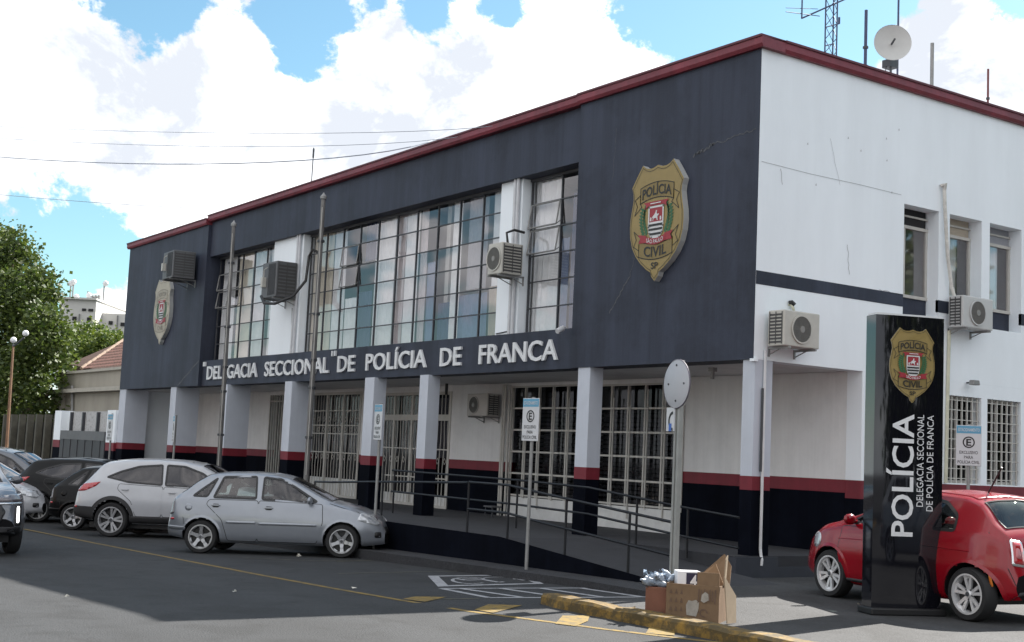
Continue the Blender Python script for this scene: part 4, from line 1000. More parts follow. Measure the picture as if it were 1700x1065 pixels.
for k in range(16):
    c_ = bfn(-.25+rr.random()*.26, .06+rr.random()*.26, .32+rr.random()*.09); a = rr.random()*6.28; d3 = Vector((math.cos(a), math.sin(a), rr.uniform(-.5, .9))).normalized()
    m.lathe([(0, -.075), (.028, -.07), (.034, 0), (.030, .05), (.012, .08), (.012, .10), (0, .10)], d3, c_, 9)
m.build('bottles', mat('pale_plastic', (.30, .35, .42), .45, var=.5, scale=22, spec=.35), bg_, smooth=True)
m = MB()
for k in range(30):
    c_ = bfn(-.27+rr.random()*.29, .04+rr.random()*.30, .30+rr.random()*.14)
    A = [c_+Vector((rr.uniform(-1, 1), rr.uniform(-1, 1), rr.uniform(-1, 1)))*.045 for _ in range(3)]; m.add(A, [(0, 1, 2)])
m.build('film', mat('bag_film', (.20, .27, .36), .4, var=.6, scale=30, spec=.3), bg_)
# litter on the road
for (px, py, r_, lab) in ((495, 925, .05, 'crumpled white scrap of paper under the nose of the silver hatchback'), (110, 993, .03, 'tiny pale scrap on the sunlit road near the left edge'), (389, 984, .03, 'tiny pale scrap on the shaded road left of the yellow line'), (588, 978, .035, 'small pale leaf beside the yellow line'), (1425, 1012, .02, 'white bottle cap on the paving left of the totem sign'), (1045, 1026, .07, 'crumpled grey wrapper at the foot of the mossy yellow kerb')):
    p_ = at_g(px, py); m = MB(); rr = random.Random(px)
    vs = [(rr.uniform(-1, 1)*r_, rr.uniform(-1, 1)*r_, abs(rr.gauss(0, .5))*r_) for _ in range(9)]
    m.add(vs, [(0, 1, 2), (2, 3, 4), (4, 5, 6), (6, 7, 8), (0, 4, 8), (1, 5, 7)])
    o = m.build('litter', mat('litter_paper', (.6, .58, .52), .8)); o.location = (p_.x, p_.y, max(p_.z, FZ if p_.x > 2.2 and p_.y > -4.7 else p_.z)+.012); tag(o, lab, 'litter', 'scraps of litter')

# ------------------------------------------------------------------ on the roof
AN = mat('antenna_dark', (.06, .07, .13), .5, .3, var=.1)
X0 = -2.2
def rp(px, py, X=X0): return at_x(px, py, X)
ms = thing('antenna_mast', 'slender lattice radio mast with a yagi on the roof', 'antenna', (X0, rp(1380, 90).y, 7.72)); o = Vector(ms.location)
top_z = rp(1380, -60).z+.6
m = MB(); c3 = [Vector((.12*math.cos(a), .12*math.sin(a), 0)) for a in (0, 2.1, 4.2)]
for c_ in c3: m.tube([c_, c_+Vector((0, 0, top_z-7.72))], .014, 6)
k = 0; z = .1
while z < top_z-8.0:
    for i in range(3): m.tube([c3[i]+Vector((0, 0, z)), c3[(i+1) % 3]+Vector((0, 0, z+.25))], .007, 4)
    z += .25
m.build('lattice', AN, ms)
m = MB(); a, b = rp(1331, 30)-o, rp(1408, -4)-o; m.tube([a, b], .016, 6); 
m.tube([a, a+Vector((0, 0, .45))], .014, 6); m.tube([a+Vector((-.05, -.35, .05)), a+Vector((.05, .40, .12))], .008, 5); m.tube([a+Vector((-.05, -.35, .12)), a+Vector((.05, .35, .24))], .006, 5)
a, b = rp(1370, 45)-o, rp(1393, 39)-o; m.tube([a, b], .012, 6); m.tube([b, b+Vector((0, 0, .12))], .02, 6)
a, b = rp(1369, 76)-o, rp(1384, 72)-o; m.tube([a, b], .012, 6); m.build('yagi', AN, ms)
def pole_on_roof(lab, x, top, wid, m_, X=X0, joints=True):
    a = rp(x, top+60, X); b = rp(x, top, X); t = thing('antenna_pole', lab, 'antenna', (X, a.y, 7.72), 0, 'antenna poles along the roof edge')
    m = MB(); m.tube([(0, 0, 0), (0, 0, b.z-7.72)], wid, 10); m.build('pole', m_, t, smooth=True)
    if joints:
        m = MB()
        for k in (.35, .55, .7): m.lathe([(wid, -.02), (wid*1.7, -.02), (wid*1.7, .02), (wid, .02)], (0, 0, 1), (0, 0, (b.z-7.72)*k), 8)
        for q in islands(m): q.build('clamp', STEEL, t)
pole_on_roof('short dark antenna pole between the lattice mast and the dish', 1437, 16, .03, AN)
pole_on_roof('thick pale grey mast to the right of the dish', 1547, 71, .036, GALV, joints=False)
pole_on_roof('thin reddish antenna pole at the right end of the roof edge', 1640, 114, .022, mat('rusty_red', (.17, .05, .05), .7))
pole_on_roof('thin antenna whip rising behind the dish', 1491, -10, .02, AN, X=X0-.6, joints=False)
p_ = rp(1482, 70); dsh = thing('satellite_dish', 'round white satellite dish on the roof edge facing the street', 'dish', (X0, p_.y, 7.72)); pc = p_-Vector((X0, p_.y, 7.72))
ax = (CP-p_); ax.z = 1.6; ax = (ax.normalized()+Vector((.05, .25, 0))).normalized()
m = MB(); rD = .345
m.lathe([(rD*k/8, .10*(k/8)**2-.10) for k in range(9)]+[(rD*1.01, .01), (rD, -.02)]+[(rD*k/8, .10*(k/8)**2-.125) for k in range(7, -1, -1)], ax, pc, 40); m.build('dish', mat('dish_grey', (.52, .52, .50), .55, var=.05), dsh, smooth=True)
m = MB(); m.tube([(0, 0, 0), pc-Vector((0, 0, .1))-ax*.15], .022, 8); m.tube([pc-ax*.1-Vector((0, 0, .28)), pc-ax*.2-Vector((0, 0, .2))], .05, 8); m.build('mount', STEEL, dsh)
m = MB(); m.tube([pc-ax*.08, pc+ax*.16], .02, 8); m.build('feed_horn', STEEL, dsh); m = MB(); m.box(pc-ax*.2-Vector((.1, .1, .42)), pc-ax*.2+Vector((.1, .12, -.27))); m.build('receiver', STEEL, dsh)
m = MB(); m.tube([pc-ax*.2-Vector((0, .1, .4)), pc-ax*.15-Vector((0, .16, .65)), pc-Vector((0, .1, .75)), pc-Vector((0, 0, .72))], .008, 5); m.build('cable', BLACK, dsh)
q = at_y(517, 300, 2.0); an = thing('antenna_pole', 'thin lone antenna whip on the roof above the long window', 'antenna', (q.x, 2.0, 7.72), 0, 'antenna poles along the roof edge')
zt_ = at_y(518, 246, 2.0).z; m = MB(); m.tube([(0, 0, 0), (.02, 0, zt_-7.72)], .016, 6); m.tube([(.018, 0, zt_-8.0), (.02, 0, zt_-7.75)], .03, 6); m.build('pole', STEEL, an)
# overhead cables crossing to the roof from a street pole beyond the left edge
q = at_y(-120, 190, -3.2); up_ = thing('utility_pole', 'tall concrete utility pole carrying the overhead cables beyond the big tree', 'pole', (q.x, q.y, zg(q.x)))
m = MB(); m.tube([(0, 0, -.3), (0, 0, q.z+1.2-zg(q.x))], .2, 12, r1=.12); m.build('pole', CONC, up_, smooth=True)
m = MB(); m.box((-.06, -.9, q.z-zg(q.x)+.3), (.06, .9, q.z-zg(q.x)+.42)); m.build('crossarm', STEEL, up_)
for i, (l, mid, r_, w) in enumerate((((0, 217), (470, 221), (850, 186), .006), ((0, 234), (430, 243), (815, 197), .006), ((0, 262), (330, 272), (745, 219), .013), ((0, 325), (190, 338), (372, 342), .008))):
    A = at_y(l[0]-120, l[1]-14, -3.2); B = at_y(*r_, 2.2); Mi = at_y(mid[0], mid[1], -2.0)
    m = MB(); pts = []
    for k in range(21):
        t = k/20; pts.append(A*(1-t)*(1-2*t)+Mi*4*t*(1-t)+B*t*(2*t-1))
    m.tube(pts, w, 5)
    tag(m.build('overhead_cable', mat('cable_grey', (.28, .31, .36), .6)), ['topmost thin overhead cable crossing the clouds to the roof', 'second thin overhead cable from the top, just below the first', 'thickest overhead cable sagging across the clouds to the roof', 'lowest overhead cable, nearest the tree'][i], 'cable', None, None)['group'] = 'overhead cables'
# ------------------------------------------------------------------ cars
CHROME = mat('bright_metal', (.62, .63, .65), .22, .9, var=0)
ALLOY = mat('alloy_silver', (.38, .385, .40), .35, .6, var=0)
CARGLASS = glass_mat('car_glass', (.60, .68, .65), .25, .01)
TINTED = glass_mat('tinted_car_glass', (.10, .11, .12), .3, .01)
TRIM = mat('black_trim', (.012, .012, .013), .5, var=0)
CLAD = mat('black_cladding', (.022, .022, .024), .7, var=.1)
SEAT = mat('car_seat', (.06, .06, .065), .9, var=.1)
LAMPR = mat('red_lens', (.38, .012, .02), .12, var=.12, scale=20, coat=1)
LAMPC = mat('clear_lens', (.50, .52, .55), .10, .3, var=.35, scale=22, coat=1)
SMOKED = mat('smoked_lens', (.10, .09, .10), .12, var=.4, scale=25, coat=1)
AMBER = mat('amber_lens', (.55, .16, .02), .2, var=0)
PLATE = mat('plate_grey', (.5, .5, .5), .5, var=.05)
def interp(pts, x):
    if x <= pts[0][0]: return pts[0][1]
    for (a, b), (c, d) in zip(pts, pts[1:]):
        if x <= c: return b+(d-b)*(x-a)/(c-a+1e-9)
    return pts[-1][1]
def sm(pts, x, w=.05):
    return sum(interp(pts, x+w*k) for k in (-1, -.6, -.3, 0, .3, .6, 1))/7
def sstep(a, b, x): t = min(1, max(0, (x-a)/(b-a))); return t*t*(3-2*t)
def inpoly(p, poly):
    x, y = p; r = False; n = len(poly)
    for i in range(n):
        (a, b), (c, d) = poly[i], poly[(i+1) % n]
        if (b > y) != (d > y) and x < (c-a)*(y-b)/(d-b)+a: r = not r
    return r
def rounded(poly, r, n=4):
    out = []; k = len(poly)
    for i in range(k):
        p0, p, p1 = Vector(poly[i-1]), Vector(poly[i]), Vector(poly[(i+1) % k])
        a, b = (p0-p), (p1-p); ra = min(r, a.length*.45); rb = min(r, b.length*.45)
        A, B = p+a.normalized()*ra, p+b.normalized()*rb
        for j in range(n+1):
            t = j/n; out.append(tuple(A*(1-t)**2+p*2*t*(1-t)+B*t*t))
    return out
def offset(poly, d):
    n = len(poly); ar = sum(poly[i][0]*poly[(i+1) % n][1]-poly[(i+1) % n][0]*poly[i][1] for i in range(n)); s = 1 if ar > 0 else -1
    out = []
    for i in range(n):
        a, p, b = Vector(poly[i-1]), Vector(poly[i]), Vector(poly[(i+1) % n])
        e1 = (p-a); e2 = (b-p)
        if e1.length < 1e-6: e1 = e2
        if e2.length < 1e-6: e2 = e1
        e1.normalize(); e2.normalize(); nn = Vector((e1.y, -e1.x))+Vector((e2.y, -e2.x))
        nn = nn.normalized() if nn.length > 1e-6 else Vector((e1.y, -e1.x)); out.append((p.x+nn.x*d*s, p.y+nn.y*d*s))
    return out

def make_car(sp, name, label, group='parked cars'):
    L, W = sp['L'], sp['W']; ra, fa, rw = sp['rear_axle'], sp['rear_axle']+sp['wheelbase'], sp['r']
    AR = rw*1.17; paint = sp['paint']; glass = sp.get('glass', CARGLASS); OX = (ra+fa)/2
    root = thing(name, label, 'car', (0, 0, 0), 0, group)
    def pl(x):                                              # plan taper at both ends
        a = sp.get('rear_plan', .86); b = sp.get('front_plan', .66); ta, tb = sp.get('rear_len', .30), sp.get('front_len', .75)
        f = 1.0
        if x < ta: t = 1-x/ta; f = 1-(1-a)*t**2.4
        if x > L-tb: t = (x-(L-tb))/tb; f = 1-(1-b)*t**2.6
        return f
    def section(x):
        zt = sm(sp['zt'], x, sp.get('smooth', .04)); z0 = sm(sp['z0'], x); zb = min(sm(sp['zb'], x), zt-.012); f = pl(x)
        zb = max(zb, z0+.05); zt = max(zt, zb+.012)
        wb = sp['wb']*f; wm = W/2*f; w0 = W/2*.95*f; wr = sp['wr']*(.5+.5*f)
        c = sstep(.08, .42, zt-zb); zr = (zb+.70*(zt-zb))*(1-c)+(zt-.055)*c; wr_ = wb*.86*(1-c)+wr*c
        if x < .5: zr = max(zr, zt-.055) if zt-zb > .1 else zr
        zm = z0+.52*(zb-z0)
        K = [(w0*.88, z0), (w0, z0+.05), (wm, zm), (wb, zb), (wr_, zr), (wr_*.6, zt-.3*(zt-zr)), (0, zt)]
        P_ = []; ns = (3, 6, 7, 17, 5, 5)
        for (a, b), n in zip(zip(K, K[1:]), ns):
            for i in range(n): t = i/n; P_.append([a[0]+(b[0]-a[0])*t, a[1]+(b[1]-a[1])*t])
        P_.append(list(K[-1]))
        for _ in range(3):
            Q = [p[:] for p in P_]
            for i in range(1, len(P_)-1):
                for k in (0, 1): Q[i][k] = .25*P_[i-1][k]+.5*P_[i][k]+.25*P_[i+1][k]
            Q[-1][1] = P_[-1][1]*.5+P_[-2][1]*.5 if False else P_[-1][1]
            P_ = Q
        return P_
    NT = 44; i3, i4 = 16, 33
    xs_ = [0]; 
    while xs_[-1] < L-.001:
        x = xs_[-1]; dz = abs(sm(sp['zt'], x+.01)-sm(sp['zt'], x))/.01
        e = min(x, L-x); step = min(.035, .03/max(dz, .3)); step = min(step, .006+e*.25)
        xs_.append(min(L, x+max(step, .004)))
    S = [section(x) for x in xs_]; n = len(xs_)
    vid = {}; V = []; F = []; G1 = []
    def vert(i, j, s):
        y, z = S[i][j]
        if j == NT-1: s = 1; y = 0
        k = (i, j, s)
        if k not in vid: vid[k] = len(V); V.append((xs_[i]-OX, s*y, z))
        return vid[k]
    wins = [(rounded(p, sp.get('win_r', .04)), nm) for p, nm in sp['windows']]
    allF = []
    for i in range(n-1):
        for j in range(NT-1):
            for s in (1, -1):
                q = [vert(i, j, s), vert(i+1, j, s), vert(i+1, j+1, s), vert(i, j+1, s)]
                if s > 0: q = q[::-1]
                q2 = [a for k, a in enumerate(q) if a not in q[:k]]
                allF.append(q2); xc = (xs_[i]+xs_[i+1])/2; zc = (S[i][j][1]+S[i+1][j+1][1])/2; yc = S[i][j][0]
                w = False
                for (a, b), off in (((sp['wind'][0], sp['wind'][1]), 2), ((sp['rearw'][0], sp['rearw'][1]), 2)):
                    if a < xc < b and j >= i4+off: w = True
                if w: G1.append((q2, xc)); continue
                if j < i4+1:
                    if any(inpoly((xc, zc), p) for p, _ in wins): continue
                    if j < i3+3 and any((xc-ax_)**2+(zc-rw)**2 < (AR+.004)**2 for ax_ in (ra, fa)): continue
                F.append(q2)
    for i, e in ((0, 1), (n-1, -1)):                        # end caps
        for s in (1, -1):
            for j in range(NT-1):
                a, b = vert(i, j, s), vert(i, j+1, s)
                lo = len(V); V.append((xs_[i]-OX, 0, S[i][j][1])); V.append((xs_[i]-OX, 0, S[i][j+1][1]))
                q = [a, lo, lo+1, b] if (s*e) < 0 else [a, b, lo+1, lo]
                q = [k for t, k in enumerate(q) if k not in q[:t]]; F.append(q); allF.append(q)
    bvh = BVHTree.FromPolygons([Vector(v) for v in V], allF)
    B = MB(); B.add(V, F); bo = B.build('body', paint, root, smooth='keep')
    for xr, nm in ((sp['wind'], 'windshield'), (sp['rearw'], 'rear_window')):
        g_ = MB(); fs = [q for q, xc in G1 if xr[0] < xc < xr[1]]
        g_.add(V, fs); o = g_.build(nm, glass, root, smooth='keep')
        bm = bmesh.new(); bm.from_mesh(o.data); bmesh.ops.delete(bm, geom=[v for v in bm.verts if not v.link_faces], context='VERTS')
        # dark sealing strip round the glass
        bs = [e for e in bm.edges if len(e.link_faces) == 1]
        t_ = MB()
        for e in bs: t_.tube([e.verts[0].co+Vector((0, 0, .002)), e.verts[1].co+Vector((0, 0, .002))], .011, 5, cap=False)
        bm.to_mesh(o.data); bm.free(); t_.build('seal', TRIM, o, smooth=True)
    def project(p, mode, off):
        if mode in 'LR':
            s = 1 if mode == 'L' else -1; o_, d = Vector((p[0]-OX, s*3, p[1])), Vector((0, -s, 0))
        elif mode == 'rear': o_, d = Vector((-3-OX, p[0], p[1])), Vector((1, 0, 0))
        elif mode == 'front': o_, d = Vector((L+3-OX, p[0], p[1])), Vector((-1, 0, 0))
        else: o_, d = Vector((p[0]-OX, p[1], 4)), Vector((0, 0, -1))
        loc, nrm, _, _ = bvh.ray_cast(o_, d)
        if loc is None: loc, nrm, _, _ = bvh.find_nearest(o_+d*3)
        if nrm.dot(d) > 0: nrm = -nrm
        return loc+nrm*off
    def patch(nm, poly, modes, m, off=.004, parent=root, sp_=.05, edge=0):
        for mode in modes:
            bm = bmesh.new(); vs = [bm.verts.new((p[0], p[1], 0)) for p in poly]; bm.faces.new(vs)
            lo = [min(p[k] for p in poly) for k in (0, 1)]; hi = [max(p[k] for p in poly) for k in (0, 1)]
            for k in (0, 1):
                c = lo[k]+sp_
                while c < hi[k]:
                    co_ = [0, 0, 0]; no = [0, 0, 0]; co_[k] = c; no[k] = 1
                    bmesh.ops.bisect_plane(bm, geom=bm.verts[:]+bm.edges[:]+bm.faces[:], plane_co=co_, plane_no=no); c += sp_
            for v in bm.verts: v.co = project((v.co.x, v.co.y), mode, off)
            if edge:
                r_ = bmesh.ops.extrude_edge_only(bm, edges=[e for e in bm.edges if len(e.link_faces) == 1])
                for v in r_['geom']:
                    if isinstance(v, bmesh.types.BMVert):
                        l2, n2, _, _ = bvh.find_nearest(v.co)
                        v.co = l2
            bmesh.ops.recalc_face_normals(bm, faces=bm.faces)
            nd = {'L': (0, 1, 0), 'R': (0, -1, 0), 'rear': (-1, 0, 0), 'front': (1, 0, 0), 'top': (0, 0, 1)}[mode]    # face outwards
            if sum(f.normal.dot(Vector(nd))*f.calc_area() for f in bm.faces) < 0: bmesh.ops.reverse_faces(bm, faces=bm.faces)
            me = bpy.data.meshes.new(nm); bm.to_mesh(me); bm.free(); me.materials.append(m)
            for p in me.polygons: p.use_smooth = True
            o = bpy.data.objects.new(nm, me); COL.objects.link(o); o.parent = parent
        return o
    def ring(nm, inner, outer, modes, m, off, off2=None, parent=root, closed=True):
        for mode in modes:
            k = len(inner); vs = [project(p, mode, off) for p in inner]+[project(p, mode, off2 if off2 is not None else off) for p in outer]
            fs = [(i, (i+1) % k, (i+1) % k+k, i+k) for i in range(k if closed else k-1)]
            o = MB().add(vs, fs).build(nm, m, parent, smooth=True)
        return o
    side = sp.get('detail_sides', 'LR')
    # side glass and frames
    for poly, nm in wins:
        for mode in side:
            patch('side_window', offset(poly, -.004), mode, glass, -.004)
            ring('window_frame', offset(poly, -.022), offset(poly, sp.get('frame_w', .014)), mode, TRIM, .003)
    # wheel arches
    for ax_ in (ra, fa):
        A = [R(a) for a in range(-8, 190, 6)]
        zmin = sm(sp['z0'], ax_)+.02
        A = [a for a in A if rw+AR*math.sin(a) > zmin]
        i_ = [(ax_+(AR-.004)*math.cos(a), rw+(AR-.004)*math.sin(a)) for a in A]; wd = sp.get('arch_w', .035)
        o_ = [(ax_+(AR+wd)*math.cos(a), rw+(AR+wd)*math.sin(a)) for a in A]
        ring('wheel_arch', i_, o_, 'LR', sp.get('arch_mat', paint), sp.get('arch_off', .012), .001, closed=False)
        for s in (1, -1):
            wl_ = MB(); vs = []
            for a in A: p = (ax_+(AR-.003)*math.cos(a), rw+(AR-.003)*math.sin(a)); q = project(p, 'L' if s > 0 else 'R', .010); vs += [q, Vector((p[0]-OX, s*(W/2-.34), p[1]))]
            wl_.add(vs, [(2*i, 2*i+1, 2*i+3, 2*i+2) for i in range(len(A)-1)])
            k = len(A); wl_.add([vs[2*i+1] for i in range(k)], [list(range(k))])
            wl_.build('wheel_well', TRIM, root, smooth=True)
    # doors with shut lines and handles
    for poly, hx, hz in sp['doors']:
        pr_ = rounded(poly, .04)
        for mode in side:
            ring('shut_line', offset(pr_, -.002), offset(pr_, .009), mode, TRIM, .0022)
            d_ = patch('door', offset(pr_, -.0025), mode, paint, .0035)
            h = MB(); c = project((hx, hz), mode, .028); s = 1 if mode == 'L' else -1
            h.box((c.x-.075, c.y-.012, c.z-.014), (c.x+.075, c.y+.010, c.z+.014)); h.build('door_handle', sp.get('handle_mat', paint), d_, bevel=.008)
            patch('handle_recess', rounded([(hx-.06, hz-.035), (hx+.06, hz-.035), (hx+.06, hz+.03), (hx-.06, hz+.03)], .03), mode, TRIM if sp.get('dark_recess') else paint, .0045, parent=d_)
    if 'moulding' in sp:
        for a, b, z_ in sp['moulding']:
            patch('moulding', [(a, z_-.022), (b, z_-.022), (b, z_+.022), (a, z_+.022)], side, paint, .014, edge=1)
    for nm, poly, mode, m, off in sp['patches']: patch(nm, rounded(poly, .025) if len(poly) > 3 else poly, [mode] if mode in ('rear', 'front', 'top') else mode, m, off, edge=1)
    for nm, px_, mode, m, w_ in sp.get('lines', []):
        for md in ([mode] if mode in ('rear', 'front', 'top') else mode):
            t_ = MB(); t_.tube([project(p, md, .004) for p in px_], w_, 6); t_.build(nm, m, root, smooth=True)
    # mirrors
    mx_, mz = sp['mirror']
    for s in (1, -1):
        c = project((mx_, mz), 'L' if s > 0 else 'R', .0); m_ = MB()
        m_.sphere((c.x-.03, c.y+s*.12, c.z+.03), .085, 12, 0, (.55, 1.15, .8)); m_.tube([(c.x, c.y-s*.04, c.z), (c.x-.02, c.y+s*.08, c.z+.02)], .025, 6)
        m_.build('mirror', sp.get('mirror_mat', paint), root, smooth=True)
    # interior
    it = MB(); wi = W/2-.16; zf = .30; x0, x1 = sp['cabin']
    it.box((x0-OX, -wi, zf), (x1-OX, wi, zf+.02)); it.build('cabin_floor', TRIM, root)
    for (sx, ys_) in ((x0+.62*(x1-x0), (-.36, .36)), (x0+.20*(x1-x0), (-.36, .36))):
        for y_ in ys_:
            st = MB(); st.box((sx-OX-.25, y_-.24, zf+.1), (sx-OX+.25, y_+.24, zf+.28)); st.prism([(sx-OX-.36, sp['seat_top']), (sx-OX-.24, sp['seat_top']), (sx-OX-.12, zf+.2), (sx-OX-.26, zf+.2)], 'y', y_-.22, y_+.22)
            st.box((sx-OX-.37, y_-.13, sp['seat_top']+.03), (sx-OX-.28, y_+.13, sp['seat_top']+.2)); st.build('seat', SEAT, root, bevel=.03)
    ds = MB(); ds.box((x1-OX-.55, -wi, .62), (x1-OX+.1, wi, sp['dash'])); ds.build('dashboard', TRIM, root, bevel=.04)
    sw_ = MB(); sw_.lathe([(.17+.014*math.cos(a), .014*math.sin(a)) for a in [k*math.pi/3 for k in range(6)]], (-.85, 0, .5), (x1-OX-.62, .36, sp['dash']+.02), 20, close=True); sw_.build('steering_wheel', TRIM, root, smooth=True)
    ub = MB(); ub.box((.35-OX, -W/2+.22, .19), (L-.5-OX, W/2-.22, .30)); ub.build('underbody', TRIM, root)
    # wheels
    for ax_ in (ra, fa):
        for s in (1, -1):
            cy = s*(W/2-.105); tw = .095
            t_ = MB(); rr = sp.get('rim', .66)*rw; C = (ax_-OX, cy, rw)
            t_.lathe([(rr*.98, tw*.9), (rr*1.03, tw), (rw*.93, tw), (rw*.985, tw*.75), (rw, tw*.3), (rw, -tw*.3), (rw*.985, -tw*.75), (rw*.93, -tw), (rr*1.0, -tw), (rr*.9, 0)], (0, s, 0), C, 40)
            wh = t_.build('wheel', RUBBER, root, smooth=True)
            b_ = MB(); b_.lathe([(0, .01), (rr*.95, .01)], (0, s, 0), C, 24); b_.build('brake_disc', TRIM, wh)
            m_ = MB(); m_.lathe([(rr*1.0, tw*.88), (rr*1.02, tw*1.0), (rr*.93, tw*1.0), (rr*.88, tw*.55), (rr*.86, .0)], (0, s, 0), C, 40)
            m_.lathe([(0, tw*.86), (rr*.14, tw*.84), (rr*.20, tw*.70), (rr*.20, .02)], (0, s, 0), C, 20)
            st = sp.get('rim_style', 'star'); a00 = R(sp.get('rim_rot', 17)+40*(ax_ == fa))
            def spoke(a, r0, r1, w0, w1, h0=.62, h1=.80):
                ux, uz = math.cos(a), math.sin(a); vs = []
                for r_, w_, h_ in ((r0, w0, h0), (r1, w1, h1)):
                    for k in (-1, 1):
                        for hh in (h_, h_-.28): vs.append((C[0]+ux*r_*rr-uz*k*w_*rr, cy+s*tw*hh, C[2]+uz*r_*rr+ux*k*w_*rr))
                m_.add(vs, [(0, 4, 6, 2), (0, 1, 5, 4), (2, 6, 7, 3), (4, 5, 7, 6), (1, 3, 7, 5)])
            for k in range(5):
                a = a00+k*2*math.pi/5
                if st == 'star':
                    spoke(a, .16, .55, .19, .12); spoke(a, .55, .93, .12, .17); spoke(a+.63, .84, .95, .16, .20, .72, .84)
                elif st == 'split':
                    for e in (-.19, .19): spoke(a+e, .15, .92, .06, .10)
                elif st == 'oval':
                    for e in (-.22, .22): spoke(a+e, .18, .92, .075, .085)
                    spoke(a, .78, .92, .2, .22, .74, .82)
            m_.build('rim', sp.get('rim_mat', ALLOY), wh)
            hb = MB(); hb.lathe([(0, tw*.90), (rr*.12, tw*.88), (rr*.13, tw*.80)], (0, s, 0), C, 14)
            for k in range(5): hb.lathe([(0, tw*.76), (rr*.035, tw*.76), (rr*.035, tw*.6)], (0, s, 0), (C[0]+rr*.17*1.5*math.cos(a00+k*1.257+.6), cy, C[2]+rr*.255*math.sin(a00+k*1.257+.6)), 6)
            hb.build('hub_cap', sp.get('hub_mat', STEEL), wh)
    root['__L'] = L; del root['__L']
    return root
def place(root, x, y, ang, sc=1.0, z=None):
    z = zg(x) if z is None else z
    up_ = Vector((-GS if -16 < x < 1.5 else 0, 0, 1)).normalized()
    f = Vector((math.cos(ang), math.sin(ang), 0)); f = (f-up_*f.dot(up_)).normalized(); l = up_.cross(f)
    m = Matrix.Identity(4)
    for i in range(3): m[i][0], m[i][1], m[i][2], m[i][3] = f[i]*sc, l[i]*sc, up_[i]*sc, (x, y, z)[i]
    root.matrix_world = m; return root
def place_by_wheels(root, pr, pf, sp, side, sc=None, ang=None, z=None):
    """pr, pf: ground points under the rear and front wheel of the visible side"""
    a = math.atan2(pf.y-pr.y, pf.x-pr.x) if ang is None else ang
    f = Vector((math.cos(a), math.sin(a), 0)); out = Vector((f.y, -f.x, 0)) if side == 'R' else Vector((-f.y, f.x, 0))
    sc = sc or 1.0; mid = (pr+pf)/2 if pf is not None else pr+f*sp['wheelbase']*sc/2
    if ang is not None: mid = pr+f*sp['wheelbase']*sc/2
    c = mid-out*(sp['W']/2-.105)*sc
    return place(root, c.x, c.y, a, sc, z)

HATCH = dict(L=3.82, W=1.65, rear_axle=.62, wheelbase=2.49, r=.29, wb=.775, wr=.56, rear_plan=.84, front_plan=.60, front_len=.8,
    zt=[(0, .46), (.012, .62), (.03, .80), (.06, .95), (.12, 1.02), (.20, 1.07), (.45, 1.29), (.66, 1.415), (.9, 1.445), (1.4, 1.46), (1.8, 1.445), (2.1, 1.39), (2.5, 1.20), (2.9, .985), (3.0, .955), (3.3, .89), (3.55, .80), (3.70, .69), (3.78, .57), (3.82, .44)],
    zb=[(0, .44), (.03, .78), (.07, .90), (.2, .955), (1.2, .945), (2.2, .91), (2.9, .885), (3.3, .80), (3.6, .68), (3.82, .42)],
    z0=[(0, .30), (.35, .24), (1.0, .20), (2.9, .19), (3.5, .21), (3.82, .25)],
    windows=[([(.80, .975), (.93, 1.345), (1.52, 1.365), (1.565, .97)], 'rear'), ([(1.665, .965), (1.65, 1.36), (1.95, 1.335), (2.22, 1.20), (2.64, .955), (2.60, .94)], 'front'), ([(.43, .995), (.56, 1.11), (.83, 1.325), (.69, .985)], 'quarter')],
    doors=[([(1.60, .24), (1.60, .94), (.735, .94), (.69, .86), (.98, .60), (1.06, .36), (1.09, .24)], .86, .84), ([(2.66, .24), (2.76, .60), (2.74, .91), (1.62, .94), (1.62, .24)], 1.80, .82)],
    moulding=[(1.06, 1.58, .56), (1.64, 2.66, .55)], wind=(2.16, 2.88), rearw=(.20, .60), mirror=(2.56, .94), cabin=(.55, 2.75), seat_top=1.02, dash=.92,
    rim_style='star', rim=.72, dark_recess=True,
    patches=[('tail_light', [(.035, .66), (.03, .92), (.08, .94), (.12, .94), (.12, .68)], 'LR', SMOKED, .006), ('indicator', [(.05, .575), (.13, .575), (.13, .615), (.05, .615)], 'LR', LAMPR, .008),
             ('headlight', [(3.36, .66), (3.42, .79), (3.62, .735), (3.73, .62), (3.70, .56)], 'LR', LAMPC, .006), ('fuel_flap', [(.38+.065*math.cos(a), .80+.065*math.sin(a)) for a in [k*.5236 for k in range(12)]], 'R', None, .004),
             ('rear_bumper_strip', [(.02, .42), (.34, .40), (.34, .46), (.02, .48)], 'LR', None, .010), ('grille', [(-.38, .42), (.38, .42), (.34, .54), (-.34, .54)], 'front', TRIM, .006), ('fog_recess', [(3.66, .36), (3.77, .36), (3.76, .46), (3.66, .46)], 'LR', TRIM, .004)],
    lines=[('rear_seam', [(.34, .40), (.30, .62), (.05, .66)], 'LR', TRIM, .004), ('bonnet_seam', [(2.86, .93), (3.1, .86), (3.38, .79)], 'LR', TRIM, .004)])
def with_paint(sp, paint, **k):
    q = dict(sp); q['paint'] = paint; q.update(k)
    q['patches'] = [(a, b, c, paint if d is None else d, e) for a, b, c, d, e in q['patches']]; return q
